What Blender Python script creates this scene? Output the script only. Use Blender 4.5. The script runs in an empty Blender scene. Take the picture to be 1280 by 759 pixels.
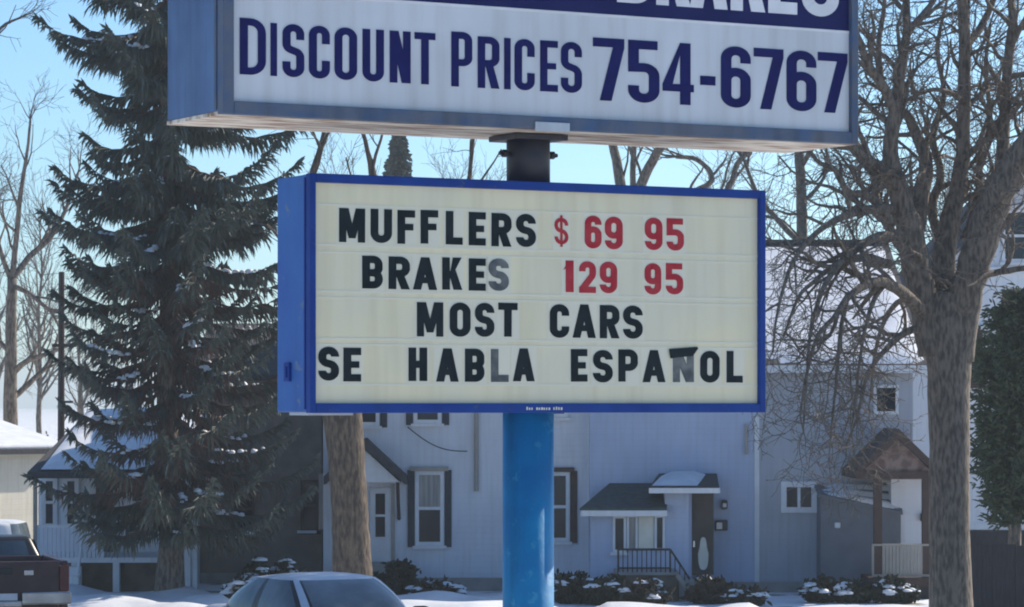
import bpy, bmesh, math, random
from mathutils import Vector, Matrix, noise

# ------------------------------------------------------------------ camera, sky, sun, exposure
sc = bpy.context.scene
COL = sc.collection
F = 3980.0          # focal length in pixels of the 1280 px wide picture
CAMZ = 3.7          # eye height
HOR = 505.0         # picture row of the horizon
R = math.radians

cam = bpy.data.cameras.new('camera')
cam.sensor_fit = 'HORIZONTAL'
cam.sensor_width = 36.0
cam.lens = F / 1280 * 36.0
cam.shift_y = (HOR - 379.5) / 1280
cam.clip_start = 0.5
cam.clip_end = 5000
cam_o = bpy.data.objects.new('camera', cam)
COL.objects.link(cam_o)
cam_o.location = (0, 0, CAMZ)
cam_o.rotation_euler = (R(90), 0, 0)
sc.camera = cam_o

SUN_AZ, SUN_EL = 50.0, 32.5      # degrees clockwise from +Y, degrees up
world = bpy.data.worlds.new('World')
sc.world = world
world.use_nodes = True
wn = world.node_tree.nodes
wl = world.node_tree.links
sky = wn.new('ShaderNodeTexSky')
sky.sky_type = 'NISHITA'
sky.sun_disc = False
sky.sun_elevation = R(SUN_EL)
sky.sun_rotation = R(SUN_AZ)
sky.altitude = 200
sky.air_density = 0.9
sky.dust_density = 0.7
sky.ozone_density = 4.0
tint = wn.new('ShaderNodeMix')      # cool white balance of the whole sky
tint.data_type = 'RGBA'
tint.blend_type = 'MULTIPLY'
tint.inputs[0].default_value = 1.0
tint.inputs[7].default_value = (0.82, 1.0, 1.10, 1)
wl.new(sky.outputs[0], tint.inputs[6])
wl.new(tint.outputs[2], wn['Background'].inputs[0])
wn['Background'].inputs[1].default_value = 0.12

sun = bpy.data.lights.new('sun', 'SUN')
sun.energy = 5.0
sun.angle = R(0.53)
sun.color = (1.0, 0.90, 0.76)
sun_o = bpy.data.objects.new('sun', sun)
COL.objects.link(sun_o)
sd = Vector((math.sin(R(SUN_AZ)) * math.cos(R(SUN_EL)), math.cos(R(SUN_AZ)) * math.cos(R(SUN_EL)), math.sin(R(SUN_EL))))
sun_o.rotation_euler = sd.to_track_quat('Z', 'Y').to_euler()
sun_o.location = (30, 40, 40)

sc.view_settings.view_transform = 'Standard'
sc.view_settings.look = 'None'
sc.view_settings.gamma = 1.0
sc.view_settings.use_curve_mapping = False
sc.view_settings.exposure = 0.35
sc.cycles.use_denoising = True
sc.cycles.max_bounces = 6
sc.cycles.filter_width = 2.0


def WX(px, Y): return (px - 640.0) / F * Y
def WZ(py, Y): return CAMZ - (py - HOR) / F * Y


# ------------------------------------------------------------------ materials
MATS = {}


def mat(name, col, rough=0.7, col2=None, scale=6.0, bump=0.0, bscale=40.0, metal=0.0, spec=0.5, detail=5.0,
        lo=0.35, hi=0.65, stretch=(1, 1, 1), boards=0.0, streak=0.0, chip=None, clo=.63):
    if name in MATS: return MATS[name]
    m = bpy.data.materials.new(name)
    m.use_nodes = True
    n, l = m.node_tree.nodes, m.node_tree.links
    b = n['Principled BSDF']
    b.inputs['Roughness'].default_value = rough
    b.inputs['Metallic'].default_value = metal
    b.inputs['Specular IOR Level'].default_value = spec
    tc = n.new('ShaderNodeTexCoord')
    mp = n.new('ShaderNodeMapping')
    mp.inputs['Scale'].default_value = stretch
    l.new(tc.outputs['Object'], mp.inputs[0])
    c2 = col2 if col2 else tuple(c * 0.86 for c in col)
    nz = n.new('ShaderNodeTexNoise')
    nz.inputs['Scale'].default_value = scale
    nz.inputs['Detail'].default_value = detail
    l.new(mp.outputs[0], nz.inputs['Vector'])
    rp = n.new('ShaderNodeValToRGB')
    rp.color_ramp.elements[0].position = lo
    rp.color_ramp.elements[1].position = hi
    rp.color_ramp.elements[0].color = (*c2, 1)
    rp.color_ramp.elements[1].color = (*col, 1)
    l.new(nz.outputs['Fac'], rp.inputs[0])
    out = rp.outputs[0]
    if streak > 0:
        mp2 = n.new('ShaderNodeMapping')
        mp2.inputs['Scale'].default_value = (9, 9, 0.7)
        l.new(tc.outputs['Object'], mp2.inputs[0])
        n2 = n.new('ShaderNodeTexNoise')
        n2.inputs['Scale'].default_value = 1.3
        n2.inputs['Detail'].default_value = 6
        l.new(mp2.outputs[0], n2.inputs['Vector'])
        r2 = n.new('ShaderNodeValToRGB')
        r2.color_ramp.elements[0].position = 0.45
        r2.color_ramp.elements[1].position = 0.75
        r2.color_ramp.elements[0].color = (1, 1, 1, 1)
        k = 1 - streak
        r2.color_ramp.elements[1].color = (k, k * 0.98, k * 0.95, 1)
        l.new(n2.outputs['Fac'], r2.inputs[0])
        mx = n.new('ShaderNodeMix')
        mx.data_type = 'RGBA'
        mx.blend_type = 'MULTIPLY'
        mx.inputs[0].default_value = 1
        l.new(out, mx.inputs[6])
        l.new(r2.outputs[0], mx.inputs[7])
        out = mx.outputs[2]
    if chip:
        n3 = n.new('ShaderNodeTexNoise')
        n3.inputs['Scale'].default_value = 7
        n3.inputs['Detail'].default_value = 10
        n3.inputs['Roughness'].default_value = 0.68
        l.new(tc.outputs['Object'], n3.inputs['Vector'])
        r3 = n.new('ShaderNodeValToRGB')
        r3.color_ramp.elements[0].position = clo
        r3.color_ramp.elements[1].position = clo + .035
        l.new(n3.outputs['Fac'], r3.inputs[0])
        m3 = n.new('ShaderNodeMix')
        m3.data_type = 'RGBA'
        l.new(r3.outputs[0], m3.inputs[0])
        l.new(out, m3.inputs[6])
        m3.inputs[7].default_value = (*chip, 1)
        out = m3.outputs[2]
    l.new(out, b.inputs['Base Color'])
    h = None
    if bump > 0:
        nb = n.new('ShaderNodeTexNoise')
        nb.inputs['Scale'].default_value = bscale
        nb.inputs['Detail'].default_value = 4
        l.new(mp.outputs[0], nb.inputs['Vector'])
        bp = n.new('ShaderNodeBump')
        bp.inputs['Strength'].default_value = bump
        bp.inputs['Distance'].default_value = 0.02
        l.new(nb.outputs['Fac'], bp.inputs['Height'])
        l.new(bp.outputs[0], b.inputs['Normal'])
        h = bp
    if boards > 0:
        sx = n.new('ShaderNodeSeparateXYZ')
        l.new(tc.outputs['Object'], sx.inputs[0])
        mt = n.new('ShaderNodeMath')
        mt.operation = 'DIVIDE'
        mt.inputs[1].default_value = boards
        l.new(sx.outputs['Z'], mt.inputs[0])
        fr = n.new('ShaderNodeMath')
        fr.operation = 'FRACT'
        l.new(mt.outputs[0], fr.inputs[0])
        b2 = n.new('ShaderNodeBump')
        b2.invert = True
        b2.inputs['Strength'].default_value = 0.5
        b2.inputs['Distance'].default_value = 0.012
        l.new(fr.outputs[0], b2.inputs['Height'])
        if h: l.new(h.outputs[0], b2.inputs['Normal'])
        l.new(b2.outputs[0], b.inputs['Normal'])
    MATS[name] = m
    return m


# sign
mat('sign_white', (0.63, 0.66, 0.69), 0.5, (0.56, 0.59, 0.61), 2, spec=0.3, streak=0.14, detail=8)
mat('sign_cream', (0.80, 0.72, 0.48), 0.55, (0.70, 0.665, 0.50), 1.7, spec=0.3, streak=0.10, detail=8)
mat('sign_navy', (0.010, 0.014, 0.085), 0.6, (0.014, 0.02, 0.10), 4, spec=0.15)
mat('letter_navy', (0.005, 0.007, 0.080), 0.6, (0.008, 0.011, 0.10), 8, spec=0.15)
mat('letter_white', (0.75, 0.76, 0.78), 0.4, None, 5)
mat('letter_black', (0.006, 0.012, 0.016), 0.6, (0.014, 0.022, 0.026), 9, spec=0.15)
mat('letter_faded', (0.05, 0.06, 0.065), 0.5, (0.17, 0.18, 0.17), 14, lo=0.3, hi=0.6)
mat('letter_red', (0.38, 0.02, 0.035), 0.6, (0.44, 0.045, 0.055), 10, spec=0.15)
mat('letter_plate', (0.74, 0.70, 0.55), 0.4, (0.70, 0.68, 0.54), 5, spec=0.3)
mat('cabinet_steel', (0.10, 0.185, 0.34), 0.6, (0.075, 0.14, 0.27), 3, chip=(.22, .22, .22), clo=.66, spec=0.3, bump=0.15, bscale=6, streak=0.25)
mat('cabinet_rim', (0.055, 0.105, 0.20), 0.55, (0.11, 0.13, 0.17), 7, spec=0.3, lo=0.4, hi=0.7, bump=0.1, bscale=9, streak=0.3)
mat('cabinet_rust', (0.74, 0.68, 0.56), 0.7, (0.30, 0.17, 0.10), 6, lo=0.36, hi=0.56, bump=0.3, bscale=14, stretch=(0.6, 3, 2), detail=8)
mat('reader_blue', (0.025, 0.105, 0.37), 0.55, (0.035, 0.14, 0.40), 3, spec=0.25, chip=(.10, .17, .30), clo=.60, bump=0.08, bscale=7, streak=0.15)
mat('reader_rim', (0.006, 0.038, 0.22), 0.55, (0.010, 0.055, 0.26), 4, spec=0.2, chip=(.06, .09, .16), clo=.62, streak=0.1)
mat('post_blue', (0.006, 0.235, 0.46), 0.5, (0.005, 0.165, 0.37), 4, bump=0.2, bscale=14, streak=0.3, chip=(.04, .27, .44), clo=.58, detail=9)
mat('post_dark', (0.014, 0.018, 0.035), 0.5, (0.03, 0.03, 0.035), 8)
mat('alum', (0.5, 0.52, 0.55), 0.4, None, 9, metal=0.6)
# buildings
mat('siding_pale', (0.68, 0.71, 0.76), 0.7, (0.61, 0.64, 0.70), 1.2, boards=0.115, streak=0.10)
mat('siding_lavender', (0.46, 0.53, 0.68), 0.7, (0.41, 0.48, 0.63), 1.2, boards=0.115, streak=0.08)
mat('siding_grey', (0.43, 0.45, 0.49), 0.75, (0.37, 0.39, 0.44), 1.0, boards=0.115, streak=0.12)
mat('siding_white', (0.74, 0.76, 0.79), 0.7, (0.68, 0.70, 0.74), 1.2, boards=0.13, streak=0.1)
mat('siding_cream', (0.72, 0.68, 0.56), 0.75, (0.64, 0.60, 0.50), 1.5, boards=0.13, streak=0.15)
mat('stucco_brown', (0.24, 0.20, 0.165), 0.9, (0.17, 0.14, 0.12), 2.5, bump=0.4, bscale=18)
mat('trim_white', (0.74, 0.76, 0.78), 0.6, (0.66, 0.68, 0.71), 4, streak=0.1)
mat('trim_brown', (0.075, 0.045, 0.035), 0.7, (0.05, 0.03, 0.025), 5)
mat('trim_tan', (0.36, 0.33, 0.29), 0.7, None, 5)
mat('shutter_dark', (0.018, 0.03, 0.045), 0.6, None, 5)
mat('shingle_green', (0.075, 0.095, 0.095), 0.9, (0.05, 0.065, 0.065), 9, bump=0.5, bscale=25)
mat('shingle_dark', (0.06, 0.06, 0.065), 0.9, (0.04, 0.04, 0.045), 9, bump=0.5, bscale=25)
mat('shingle_red', (0.27, 0.20, 0.175), 0.9, (0.15, 0.10, 0.088), 7, bump=0.5, bscale=25, lo=0.4, hi=0.6)
mat('slate_wall', (0.17, 0.185, 0.21), 0.8, (0.14, 0.155, 0.18), 3, bump=0.2, bscale=12)
mat('fence_dark', (0.045, 0.04, 0.045), 0.85, (0.03, 0.026, 0.028), 6, bump=0.3, bscale=20, stretch=(4, 4, 0.6))
mat('concrete', (0.32, 0.31, 0.29), 0.9, (0.24, 0.23, 0.21), 3, bump=0.3, bscale=30)
mat('stoop_brown', (0.15, 0.125, 0.09), 0.9, (0.09, 0.075, 0.055), 4, bump=0.3, bscale=20)
mat('iron', (0.02, 0.022, 0.028), 0.5, None, 8)
mat('glass_dark', (0.012, 0.02, 0.03), 0.12, (0.022, 0.032, 0.045), 1.5, spec=0.3)
mat('curtain_glass', (0.30, 0.31, 0.31), 0.15, (0.16, 0.17, 0.18), 3, spec=0.6, stretch=(6, 1, 0.3))
mat('door_white', (0.70, 0.72, 0.75), 0.5, None, 4)
mat('door_brown', (0.07, 0.055, 0.045), 0.5, (0.045, 0.035, 0.03), 4)
mat('interior_pale', (0.78, 0.75, 0.64), 0.7, None, 4)
# ground
mat('snow', (0.80, 0.82, 0.85), 0.6, (0.70, 0.72, 0.76), 3, bump=0.35, bscale=7)
mat('lawn', (0.80, 0.82, 0.85), 0.8, (0.16, 0.13, 0.075), 0.9, lo=0.36, hi=0.46, bump=0.5, bscale=9, detail=8)
mat('asphalt', (0.055, 0.055, 0.06), 0.85, (0.35, 0.36, 0.38), 0.35, lo=0.3, hi=0.45, bump=0.3, bscale=30, detail=8)
mat('lot_snow', (0.74, 0.75, 0.77), 0.8, (0.30, 0.29, 0.28), 0.5, lo=0.30, hi=0.5, bump=0.4, bscale=8, detail=8)
# plants
mat('bark', (0.23, 0.185, 0.145), 0.95, (0.085, 0.07, 0.057), 13, bump=1.0, bscale=22, stretch=(1.6, 1.6, 0.45), lo=.38, hi=.6, detail=9)
mat('bark_warm', (0.20, 0.145, 0.10), 0.95, (0.062, 0.048, 0.037), 12, bump=1.0, bscale=20, stretch=(1.6, 1.6, 0.45), lo=.4, hi=.68, detail=9)
mat('twig', (0.21, 0.165, 0.125), 0.9, (0.13, 0.105, 0.085), 4)
mat('twig_far', (0.13, 0.115, 0.105), 0.9, (0.09, 0.08, 0.075), 4)
mat('dry_leaf', (0.20, 0.13, 0.08), 0.9, (0.11, 0.075, 0.05), 3)
mat('needle', (0.085, 0.108, 0.088), 0.8, (0.14, 0.155, 0.13), 1.6, lo=0.3, hi=0.7)
mat('dead_twig', (0.20, 0.105, 0.085), 0.95, (0.12, 0.07, 0.06), 2)
mat('yew', (0.075, 0.11, 0.065), 0.8, (0.13, 0.15, 0.08), 2.2)
mat('shrub_leaf', (0.03, 0.045, 0.028), 0.8, (0.05, 0.05, 0.03), 3)
mat('shrub_dry', (0.10, 0.085, 0.055), 0.9, (0.06, 0.05, 0.035), 3)
# vehicles
mat('car_silver', (0.50, 0.54, 0.60), 0.35, (0.56, 0.60, 0.66), 5, metal=0.1)
mat('car_maroon', (0.045, 0.016, 0.019), 0.4, (0.07, 0.03, 0.032), 4)
mat('car_dark', (0.012, 0.014, 0.018), 0.4, None, 4)
mat('car_white', (0.76, 0.77, 0.78), 0.4, (0.70, 0.71, 0.72), 3)
mat('car_glass', (0.06, 0.085, 0.105), 0.1, (0.14, 0.17, 0.19), 2, spec=0.5)
mat('rubber', (0.02, 0.02, 0.02), 0.9, None, 5)
mat('chrome', (0.55, 0.56, 0.58), 0.25, (0.4, 0.4, 0.42), 5, metal=0.9)
mat('lamp_red', (0.10, 0.012, 0.012), 0.25, None, 5)
mat('lamp_clear', (0.6, 0.62, 0.65), 0.15, None, 5)


# ------------------------------------------------------------------ mesh builder
ROOT = {}


class MB:
    def __init__(s):
        s.v, s.f, s.m = [], [], []
        s.mi = 0

    def add(s, vs, fs):
        k = len(s.v)
        s.v.extend(vs)
        for f in fs:
            s.f.append(tuple(i + k for i in f))
            s.m.append(s.mi)
        return s

    def box(s, x0, x1, y0, y1, z0, z1):
        return s.add([(x0, y0, z0), (x1, y0, z0), (x1, y1, z0), (x0, y1, z0), (x0, y0, z1), (x1, y0, z1), (x1, y1, z1), (x0, y1, z1)],
                     [(0, 3, 2, 1), (4, 5, 6, 7), (0, 1, 5, 4), (1, 2, 6, 5), (2, 3, 7, 6), (3, 0, 4, 7)])

    def hexa(s, b, t):      # bottom quad and top quad, both counter-clockwise from above
        return s.add(list(b) + list(t), [(0, 3, 2, 1), (4, 5, 6, 7), (0, 1, 5, 4), (1, 2, 6, 5), (2, 3, 7, 6), (3, 0, 4, 7)])

    def xz(s, poly, y0, y1):   # polygon in x,z (counter-clockwise seen from -Y), extruded from y0 to y1
        n = len(poly)
        vs = [(x, y0, z) for x, z in poly] + [(x, y1, z) for x, z in poly]
        fs = [tuple(range(n)), tuple(range(2 * n - 1, n - 1, -1))]
        fs += [(j, i, n + i, n + j) for i, j in ((i, (i + 1) % n) for i in range(n))]
        return s.add(vs, fs)

    def yz(s, poly, x0, x1):   # polygon in y,z extruded along x
        n = len(poly)
        vs = [(x0, y, z) for y, z in poly] + [(x1, y, z) for y, z in poly]
        fs = [tuple(range(n - 1, -1, -1)), tuple(range(n, 2 * n))]
        fs += [(i, j, n + j, n + i) for i, j in ((i, (i + 1) % n) for i in range(n))]
        return s.add(vs, fs)

    def slab(s, a, b, c, d, t):   # a quad of four points thickened upward by t
        return s.hexa([a, b, c, d], [(p[0], p[1], p[2] + t) for p in (a, b, c, d)])

    def tube(s, pts, rad, n=6, cap=True):
        k = len(s.v)
        pts = [Vector(p) for p in pts]
        m = len(pts)
        u = None
        for i in range(m):
            t = (pts[min(i + 1, m - 1)] - pts[max(i - 1, 0)])
            if t.length < 1e-9: t = Vector((0, 0, 1))
            t.normalize()
            if u is None:
                u = t.orthogonal().normalized()
            else:
                u = u - t * u.dot(t)
                u = u.normalized() if u.length > 1e-6 else t.orthogonal().normalized()
            w = t.cross(u)
            r = rad[i] if hasattr(rad, '__len__') else rad
            for j in range(n):
                a = 2 * math.pi * j / n
                s.v.append(tuple(pts[i] + (u * math.cos(a) + w * math.sin(a)) * r))
        for i in range(m - 1):
            for j in range(n):
                a = k + i * n + j
                b = k + i * n + (j + 1) % n
                s.f.append((a, b, b + n, a + n))
                s.m.append(s.mi)
        if cap:
            s.f.append(tuple(k + j for j in range(n - 1, -1, -1)))
            s.m.append(s.mi)
            s.f.append(tuple(k + (m - 1) * n + j for j in range(n)))
            s.m.append(s.mi)
        return s

    def build(s, name, mats, parent=None, world=True, smooth=False, bevel=0.0):
        if parent is not None and world:
            o = ROOT[parent]
            vs = [(x - o[0], y - o[1], z - o[2]) for x, y, z in s.v]
        else:
            vs = s.v
        me = bpy.data.meshes.new(name)
        me.from_pydata(vs, [], s.f)
        for q in (mats if isinstance(mats, (list, tuple)) else [mats]):
            me.materials.append(MATS[q])
        if any(s.m): me.polygons.foreach_set('material_index', s.m)
        if bevel > 0:
            bm = bmesh.new()
            bm.from_mesh(me)
            bmesh.ops.recalc_face_normals(bm, faces=bm.faces)
            bmesh.ops.bevel(bm, geom=list(bm.edges), offset=bevel, segments=2, affect='EDGES', profile=0.6, clamp_overlap=True)
            bm.to_mesh(me)
            bm.free()
        if smooth: me.polygons.foreach_set('use_smooth', [True] * len(me.polygons))
        me.update()
        ob = bpy.data.objects.new(name, me)
        COL.objects.link(ob)
        if parent is not None:
            ob.parent = parent
            ROOT[ob] = ROOT[parent]
        else:
            ROOT[ob] = (0, 0, 0)
        return ob


def tag(o, label, cat, group=None):
    o['label'] = label
    o['category'] = cat
    if group: o['group'] = group
    return o


def thing(name, label, cat, loc=(0, 0, 0), rz=0.0, group=None):
    o = bpy.data.objects.new(name, None)
    o.empty_display_size = 0.3
    COL.objects.link(o)
    o.location = loc
    o.rotation_euler = (0, 0, rz)
    ROOT[o] = loc
    return tag(o, label, cat, group)


def struct(name, mb, m):
    o = mb.build(name, m)
    o['kind'] = 'structure'
    return o


# ------------------------------------------------------------------ ground, street, pavement
def ground_sheet():
    b = MB()
    b.add([(-1500, -200, 0), (1500, -200, 0), (1500, 2500, 0), (-1500, 2500, 0)], [(0, 1, 2, 3)])
    struct('ground', b, 'lawn')
    b = MB()
    b.add([(-300, 36, -0.1 + 0.104), (300, 36, 0.004), (300, 47, 0.004), (-300, 47, 0.004)], [(0, 1, 2, 3)])
    struct('road', b, 'asphalt')
    for y0, y1, nm in ((47.0, 47.2, 'kerb'), (35.8, 36.0, 'kerb')):
        b = MB()
        b.box(-300, 300, y0, y1, -0.05, 0.13)
        struct(nm, b, 'concrete')
    b = MB()
    b.box(-300, 300, 49.5, 51.0, -0.05, 0.05)
    struct('pavement', b, 'concrete')
    b = MB()
    b.add([(-60, -30, 0.004), (60, -30, 0.004), (60, 35.8, 0.004), (-60, 35.8, 0.004)], [(0, 1, 2, 3)])
    struct('parking_lot', b, 'lot_snow')


ground_sheet()


# gently drifted snow lying on the front gardens (a low uneven sheet)
def snow_bank(name, x0, x1, y0, y1, h, seed, n=40, m=14):
    b = MB()
    vs, fs = [], []
    for i in range(n + 1):
        for j in range(m + 1):
            x = x0 + (x1 - x0) * i / n
            y = y0 + (y1 - y0) * j / m
            e = min(i, n - i, j * 2, (m - j) * 2) / 4.0
            z = h * min(1, e) * (0.35 + 0.9 * noise.noise((x * 0.9 + seed, y * 0.9, seed)) + 0.4) - 0.03
            vs.append((x, y, z))
    for i in range(n):
        for j in range(m):
            a = i * (m + 1) + j
            fs.append((a, a + m + 1, a + m + 2, a + 1))
    b.add(vs, fs)
    o = b.build(name, 'snow', smooth=True)
    o['kind'] = 'structure'
    return o


snow_bank('snow', -9.0, -4.9, 55.5, 61.2, 0.22, 3.1)
snow_bank('snow', -4.6, 1.0, 55.0, 60.2, 0.20, 8.7)
snow_bank('snow', 1.4, 4.6, 54.5, 58.0, 0.16, 5.5)
snow_bank('snow', 4.8, 9.5, 54.5, 58.5, 0.14, 6.5)

# ------------------------------------------------------------------ pylon sign
SC = Vector((0.0906, 17.7365))
SA = R(29)
SU = Vector((math.cos(SA), math.sin(SA)))
SV = Vector((-math.sin(SA), math.cos(SA)))


def on_face(px, py, c):   # a picture point carried onto the sign plane at local depth c -> local x, z
    d = Vector(((px - 640) / F, 1.0))
    t = (c + SC.dot(SV)) / d.dot(SV)
    return (d * t - SC).dot(SU), CAMZ - (py - HOR) / F * t


def fillet(pts, closed):
    out = []
    n = len(pts)
    for i, p in enumerate(pts):
        P = Vector(p[:2])
        r = p[2] if len(p) > 2 else 0
        if r <= 0 or (not closed and i in (0, n - 1)):
            out.append(P)
            continue
        a = Vector(pts[i - 1][:2]) - P
        b = Vector(pts[(i + 1) % n][:2]) - P
        la, lb = a.length, b.length
        a.normalize()
        b.normalize()
        ang = a.angle(b)
        d = min(r / math.tan(ang / 2), la * 0.5 if (len(pts[i - 1]) > 2) else la * 0.98, lb * 0.5 if (len(pts[(i + 1) % n]) > 2) else lb * 0.98)
        s, e = P + a * d, P + b * d
        rr = d * math.tan(ang / 2)
        cc = P + (a + b).normalized() * math.hypot(d, rr)
        a0 = math.atan2(s.y - cc.y, s.x - cc.x)
        a1 = math.atan2(e.y - cc.y, e.x - cc.x)
        da = (a1 - a0 + math.pi) % (2 * math.pi) - math.pi
        for k in range(8):
            q = a0 + da * k / 7
            out.append(cc + Vector((math.cos(q), math.sin(q))) * rr)
    return out


def ribbon(pts, t, closed=False):   # quads of a mitred stroke
    pts = fillet(pts, closed)
    q = []
    for p in pts:
        if not q or (p - q[-1]).length > 1e-5: q.append(p)
    if closed and (q[0] - q[-1]).length < 1e-5: q.pop()
    n = len(q)
    L, Rr = [], []
    for i in range(n):
        if closed or 0 < i < n - 1:
            a = (q[i] - q[i - 1]).normalized()
            b = (q[(i + 1) % n] - q[i]).normalized()
        else:
            a = b = (q[1] - q[0]).normalized() if i == 0 else (q[-1] - q[-2]).normalized()
        na, nb = Vector((-a.y, a.x)), Vector((-b.y, b.x))
        m = (na + nb)
        m = m.normalized() if m.length > 1e-6 else na
        k = t / 2 / max(0.35, m.dot(na))
        L.append(q[i] + m * k)
        Rr.append(q[i] - m * k)
    polys = []
    for i in range(n if closed else n - 1):
        j = (i + 1) % n
        polys.append([Rr[i], Rr[j], L[j], L[i]])
    return polys


def glyph(ch, w, h, t):   # list of convex polygons (counter-clockwise)
    l, r, b, T, m = t / 2, w - t / 2, t / 2, h - t / 2, h / 2
    Q = (w - t) / 2 * 0.98
    P = []

    def S(*p, c=False, k=1.0): P.extend(ribbon(list(p), t * k, c))
    def Y(*p): P.append([Vector(q) for q in p])
    def bar(x0, z0, x1, z1): Y((x0, z0), (x1, z0), (x1, z1), (x0, z1))
    if ch == 'D': S((l, b), (r, b, Q * 1.3), (r, T, Q * 1.3), (l, T), c=True)
    elif ch == 'O': S((l, b, Q), (r, b, Q), (r, T, Q), (l, T, Q), c=True)
    elif ch == 'I': bar(0, 0, w, h)
    elif ch in 'S$':
        S((r, h * .71), (r, T, Q), (l, T, Q), (l, h * .545, Q), (r, h * .455, Q), (r, b, Q), (l, b, Q), (l, h * .29))
        if ch == '$': bar(w / 2 - t * .35, -h * .10, w / 2 + t * .35, h * 1.10)
    elif ch == 'C': S((r, h * .66), (r, T, Q), (l, T, Q), (l, b, Q), (r, b, Q), (r, h * .34))
    elif ch == 'U': S((l, h), (l, b, Q), (r, b, Q), (r, h))
    elif ch == 'N':
        bar(0, 0, t, h)
        bar(w - t, 0, w, h)
        Y((w - t * 1.15, 0), (w, 0), (t * 1.15, h), (0, h))
    elif ch == 'T':
        bar(0, h - t, w, h)
        bar(w / 2 - t / 2, 0, w / 2 + t / 2, h - t)
    elif ch in 'PRB':
        bar(0, 0, t, h)
        z = h * (.44 if ch == 'P' else .48)
        S((t * .9, z), (r, z, Q * .9), (r, T, Q * .9), (t * .9, T))
        if ch == 'R': Y((w - t * 1.12, 0), (w, 0), (w * .5 + t * .55, z), (w * .5 - t * .5, z))
        if ch == 'B': S((t * .9, b), (r, b, Q * .9), (r, z, Q * .9), (t * .9, z))
    elif ch in 'EFL':
        bar(0, 0, t, h)
        if ch != 'L':
            bar(t, h - t, w, h)
            bar(t, m - t * .45, w * .9, m + t * .45)
        if ch != 'F': bar(t, 0, w, t)
    elif ch == 'H':
        bar(0, 0, t, h)
        bar(w - t, 0, w, h)
        bar(t, m - t / 2, w - t, m + t / 2)
    elif ch == 'M':
        bar(0, 0, t * .92, h)
        bar(w - t * .92, 0, w, h)
        Y((w / 2 - t * .42, h * .12), (w / 2 + t * .42, h * .12), (t * 1.2, h), (t * .2, h))
        Y((w / 2 - t * .42, h * .12), (w / 2 + t * .42, h * .12), (w - t * .2, h), (w - t * 1.2, h))
    elif ch == 'A':
        Y((0, 0), (t * 1.05, 0), (w / 2 + t * .55, h), (w / 2 - t * .55, h))
        Y((w - t * 1.05, 0), (w, 0), (w / 2 + t * .55, h), (w / 2 - t * .55, h))
        bar(w * .22, h * .2, w * .78, h * .2 + t * .85)
    elif ch == 'K':
        bar(0, 0, t, h)
        Y((t, h * .30), (t, h * .30), (t * 1.2, h * .55), (t, h * .58))
        Y((t * .9, h * .34), (t * 1.2, h * .38), (w * .97, h), (w * .97 - t * 1.15, h))
        Y((w - t * 1.15, 0), (w, 0), (w * .52 + t * .35, h * .64), (w * .52 - t * .45, h * .50))
    elif ch == '7':
        bar(0, h - t, w, h)
        Y((w * .22, 0), (w * .22 + t * 1.08, 0), (w, h - t), (w - t * 1.05, h - t))
    elif ch == '4':
        bar(w * .56, 0, w * .56 + t, h)
        bar(0, h * .21, w, h * .21 + t * .85)
        Y((0, h * .21 + t * .8), (t * .95, h * .21 + t * .8), (w * .58, h * .86), (w * .56, h))
    elif ch == '5': S((w * .94, T), (l, T), (l * 1.0, h * .56), (r, h * .57, Q), (r, b, Q), (l, b, Q), (l, h * .27))
    elif ch in '69':
        S((l, b, Q), (r, b, Q), (r, h * .58, Q), (l, h * .58, Q), c=True)
        S((l, h * .3), (l, T, Q), (r, T, Q), (r, h * .73))
        if ch == '9': P[:] = [[Vector((w - p.x, h - p.y)) for p in q] for q in P]
    elif ch == '1':
        bar(w - t * 1.25, 0, w, h)
        Y((0, h * .70), (w - t, h * .78), (w - t, h), (w * .3, h * .86))
    elif ch == '2':
        S((l, h * .68), (l, T, Q), (r, T, Q), (r, h * .56, Q * .8), (l * 1.1, t * .7))
        bar(0, 0, w, t)
    elif ch == '-': bar(0, h * .34, w, h * .34 + t * 1.05)
    return P


def put_glyph(mb, ch, x, z, w, h, t, y, depth, tilt=0.0, kx=1.0):
    """adds a glyph as thin solid pieces lying on local plane y, front face towards -y"""
    ca, sa = math.cos(tilt), math.sin(tilt)
    for i, p in enumerate(glyph(ch, w / kx, h, t)):
        p = [Vector((q.x * kx, q.y)) for q in p]
        yy = y - depth - 0.0002 * (i % 9)
        poly = [(x + q.x * ca - q.y * sa, z + q.x * sa + q.y * ca) for q in p]
        ar = sum(poly[k][0] * poly[(k + 1) % len(poly)][1] - poly[(k + 1) % len(poly)][0] * poly[k][1] for k in range(len(poly)))
        if abs(ar) < 1e-9: continue
        if ar < 0: poly.reverse()
        mb.xz(poly, yy, y)


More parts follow.
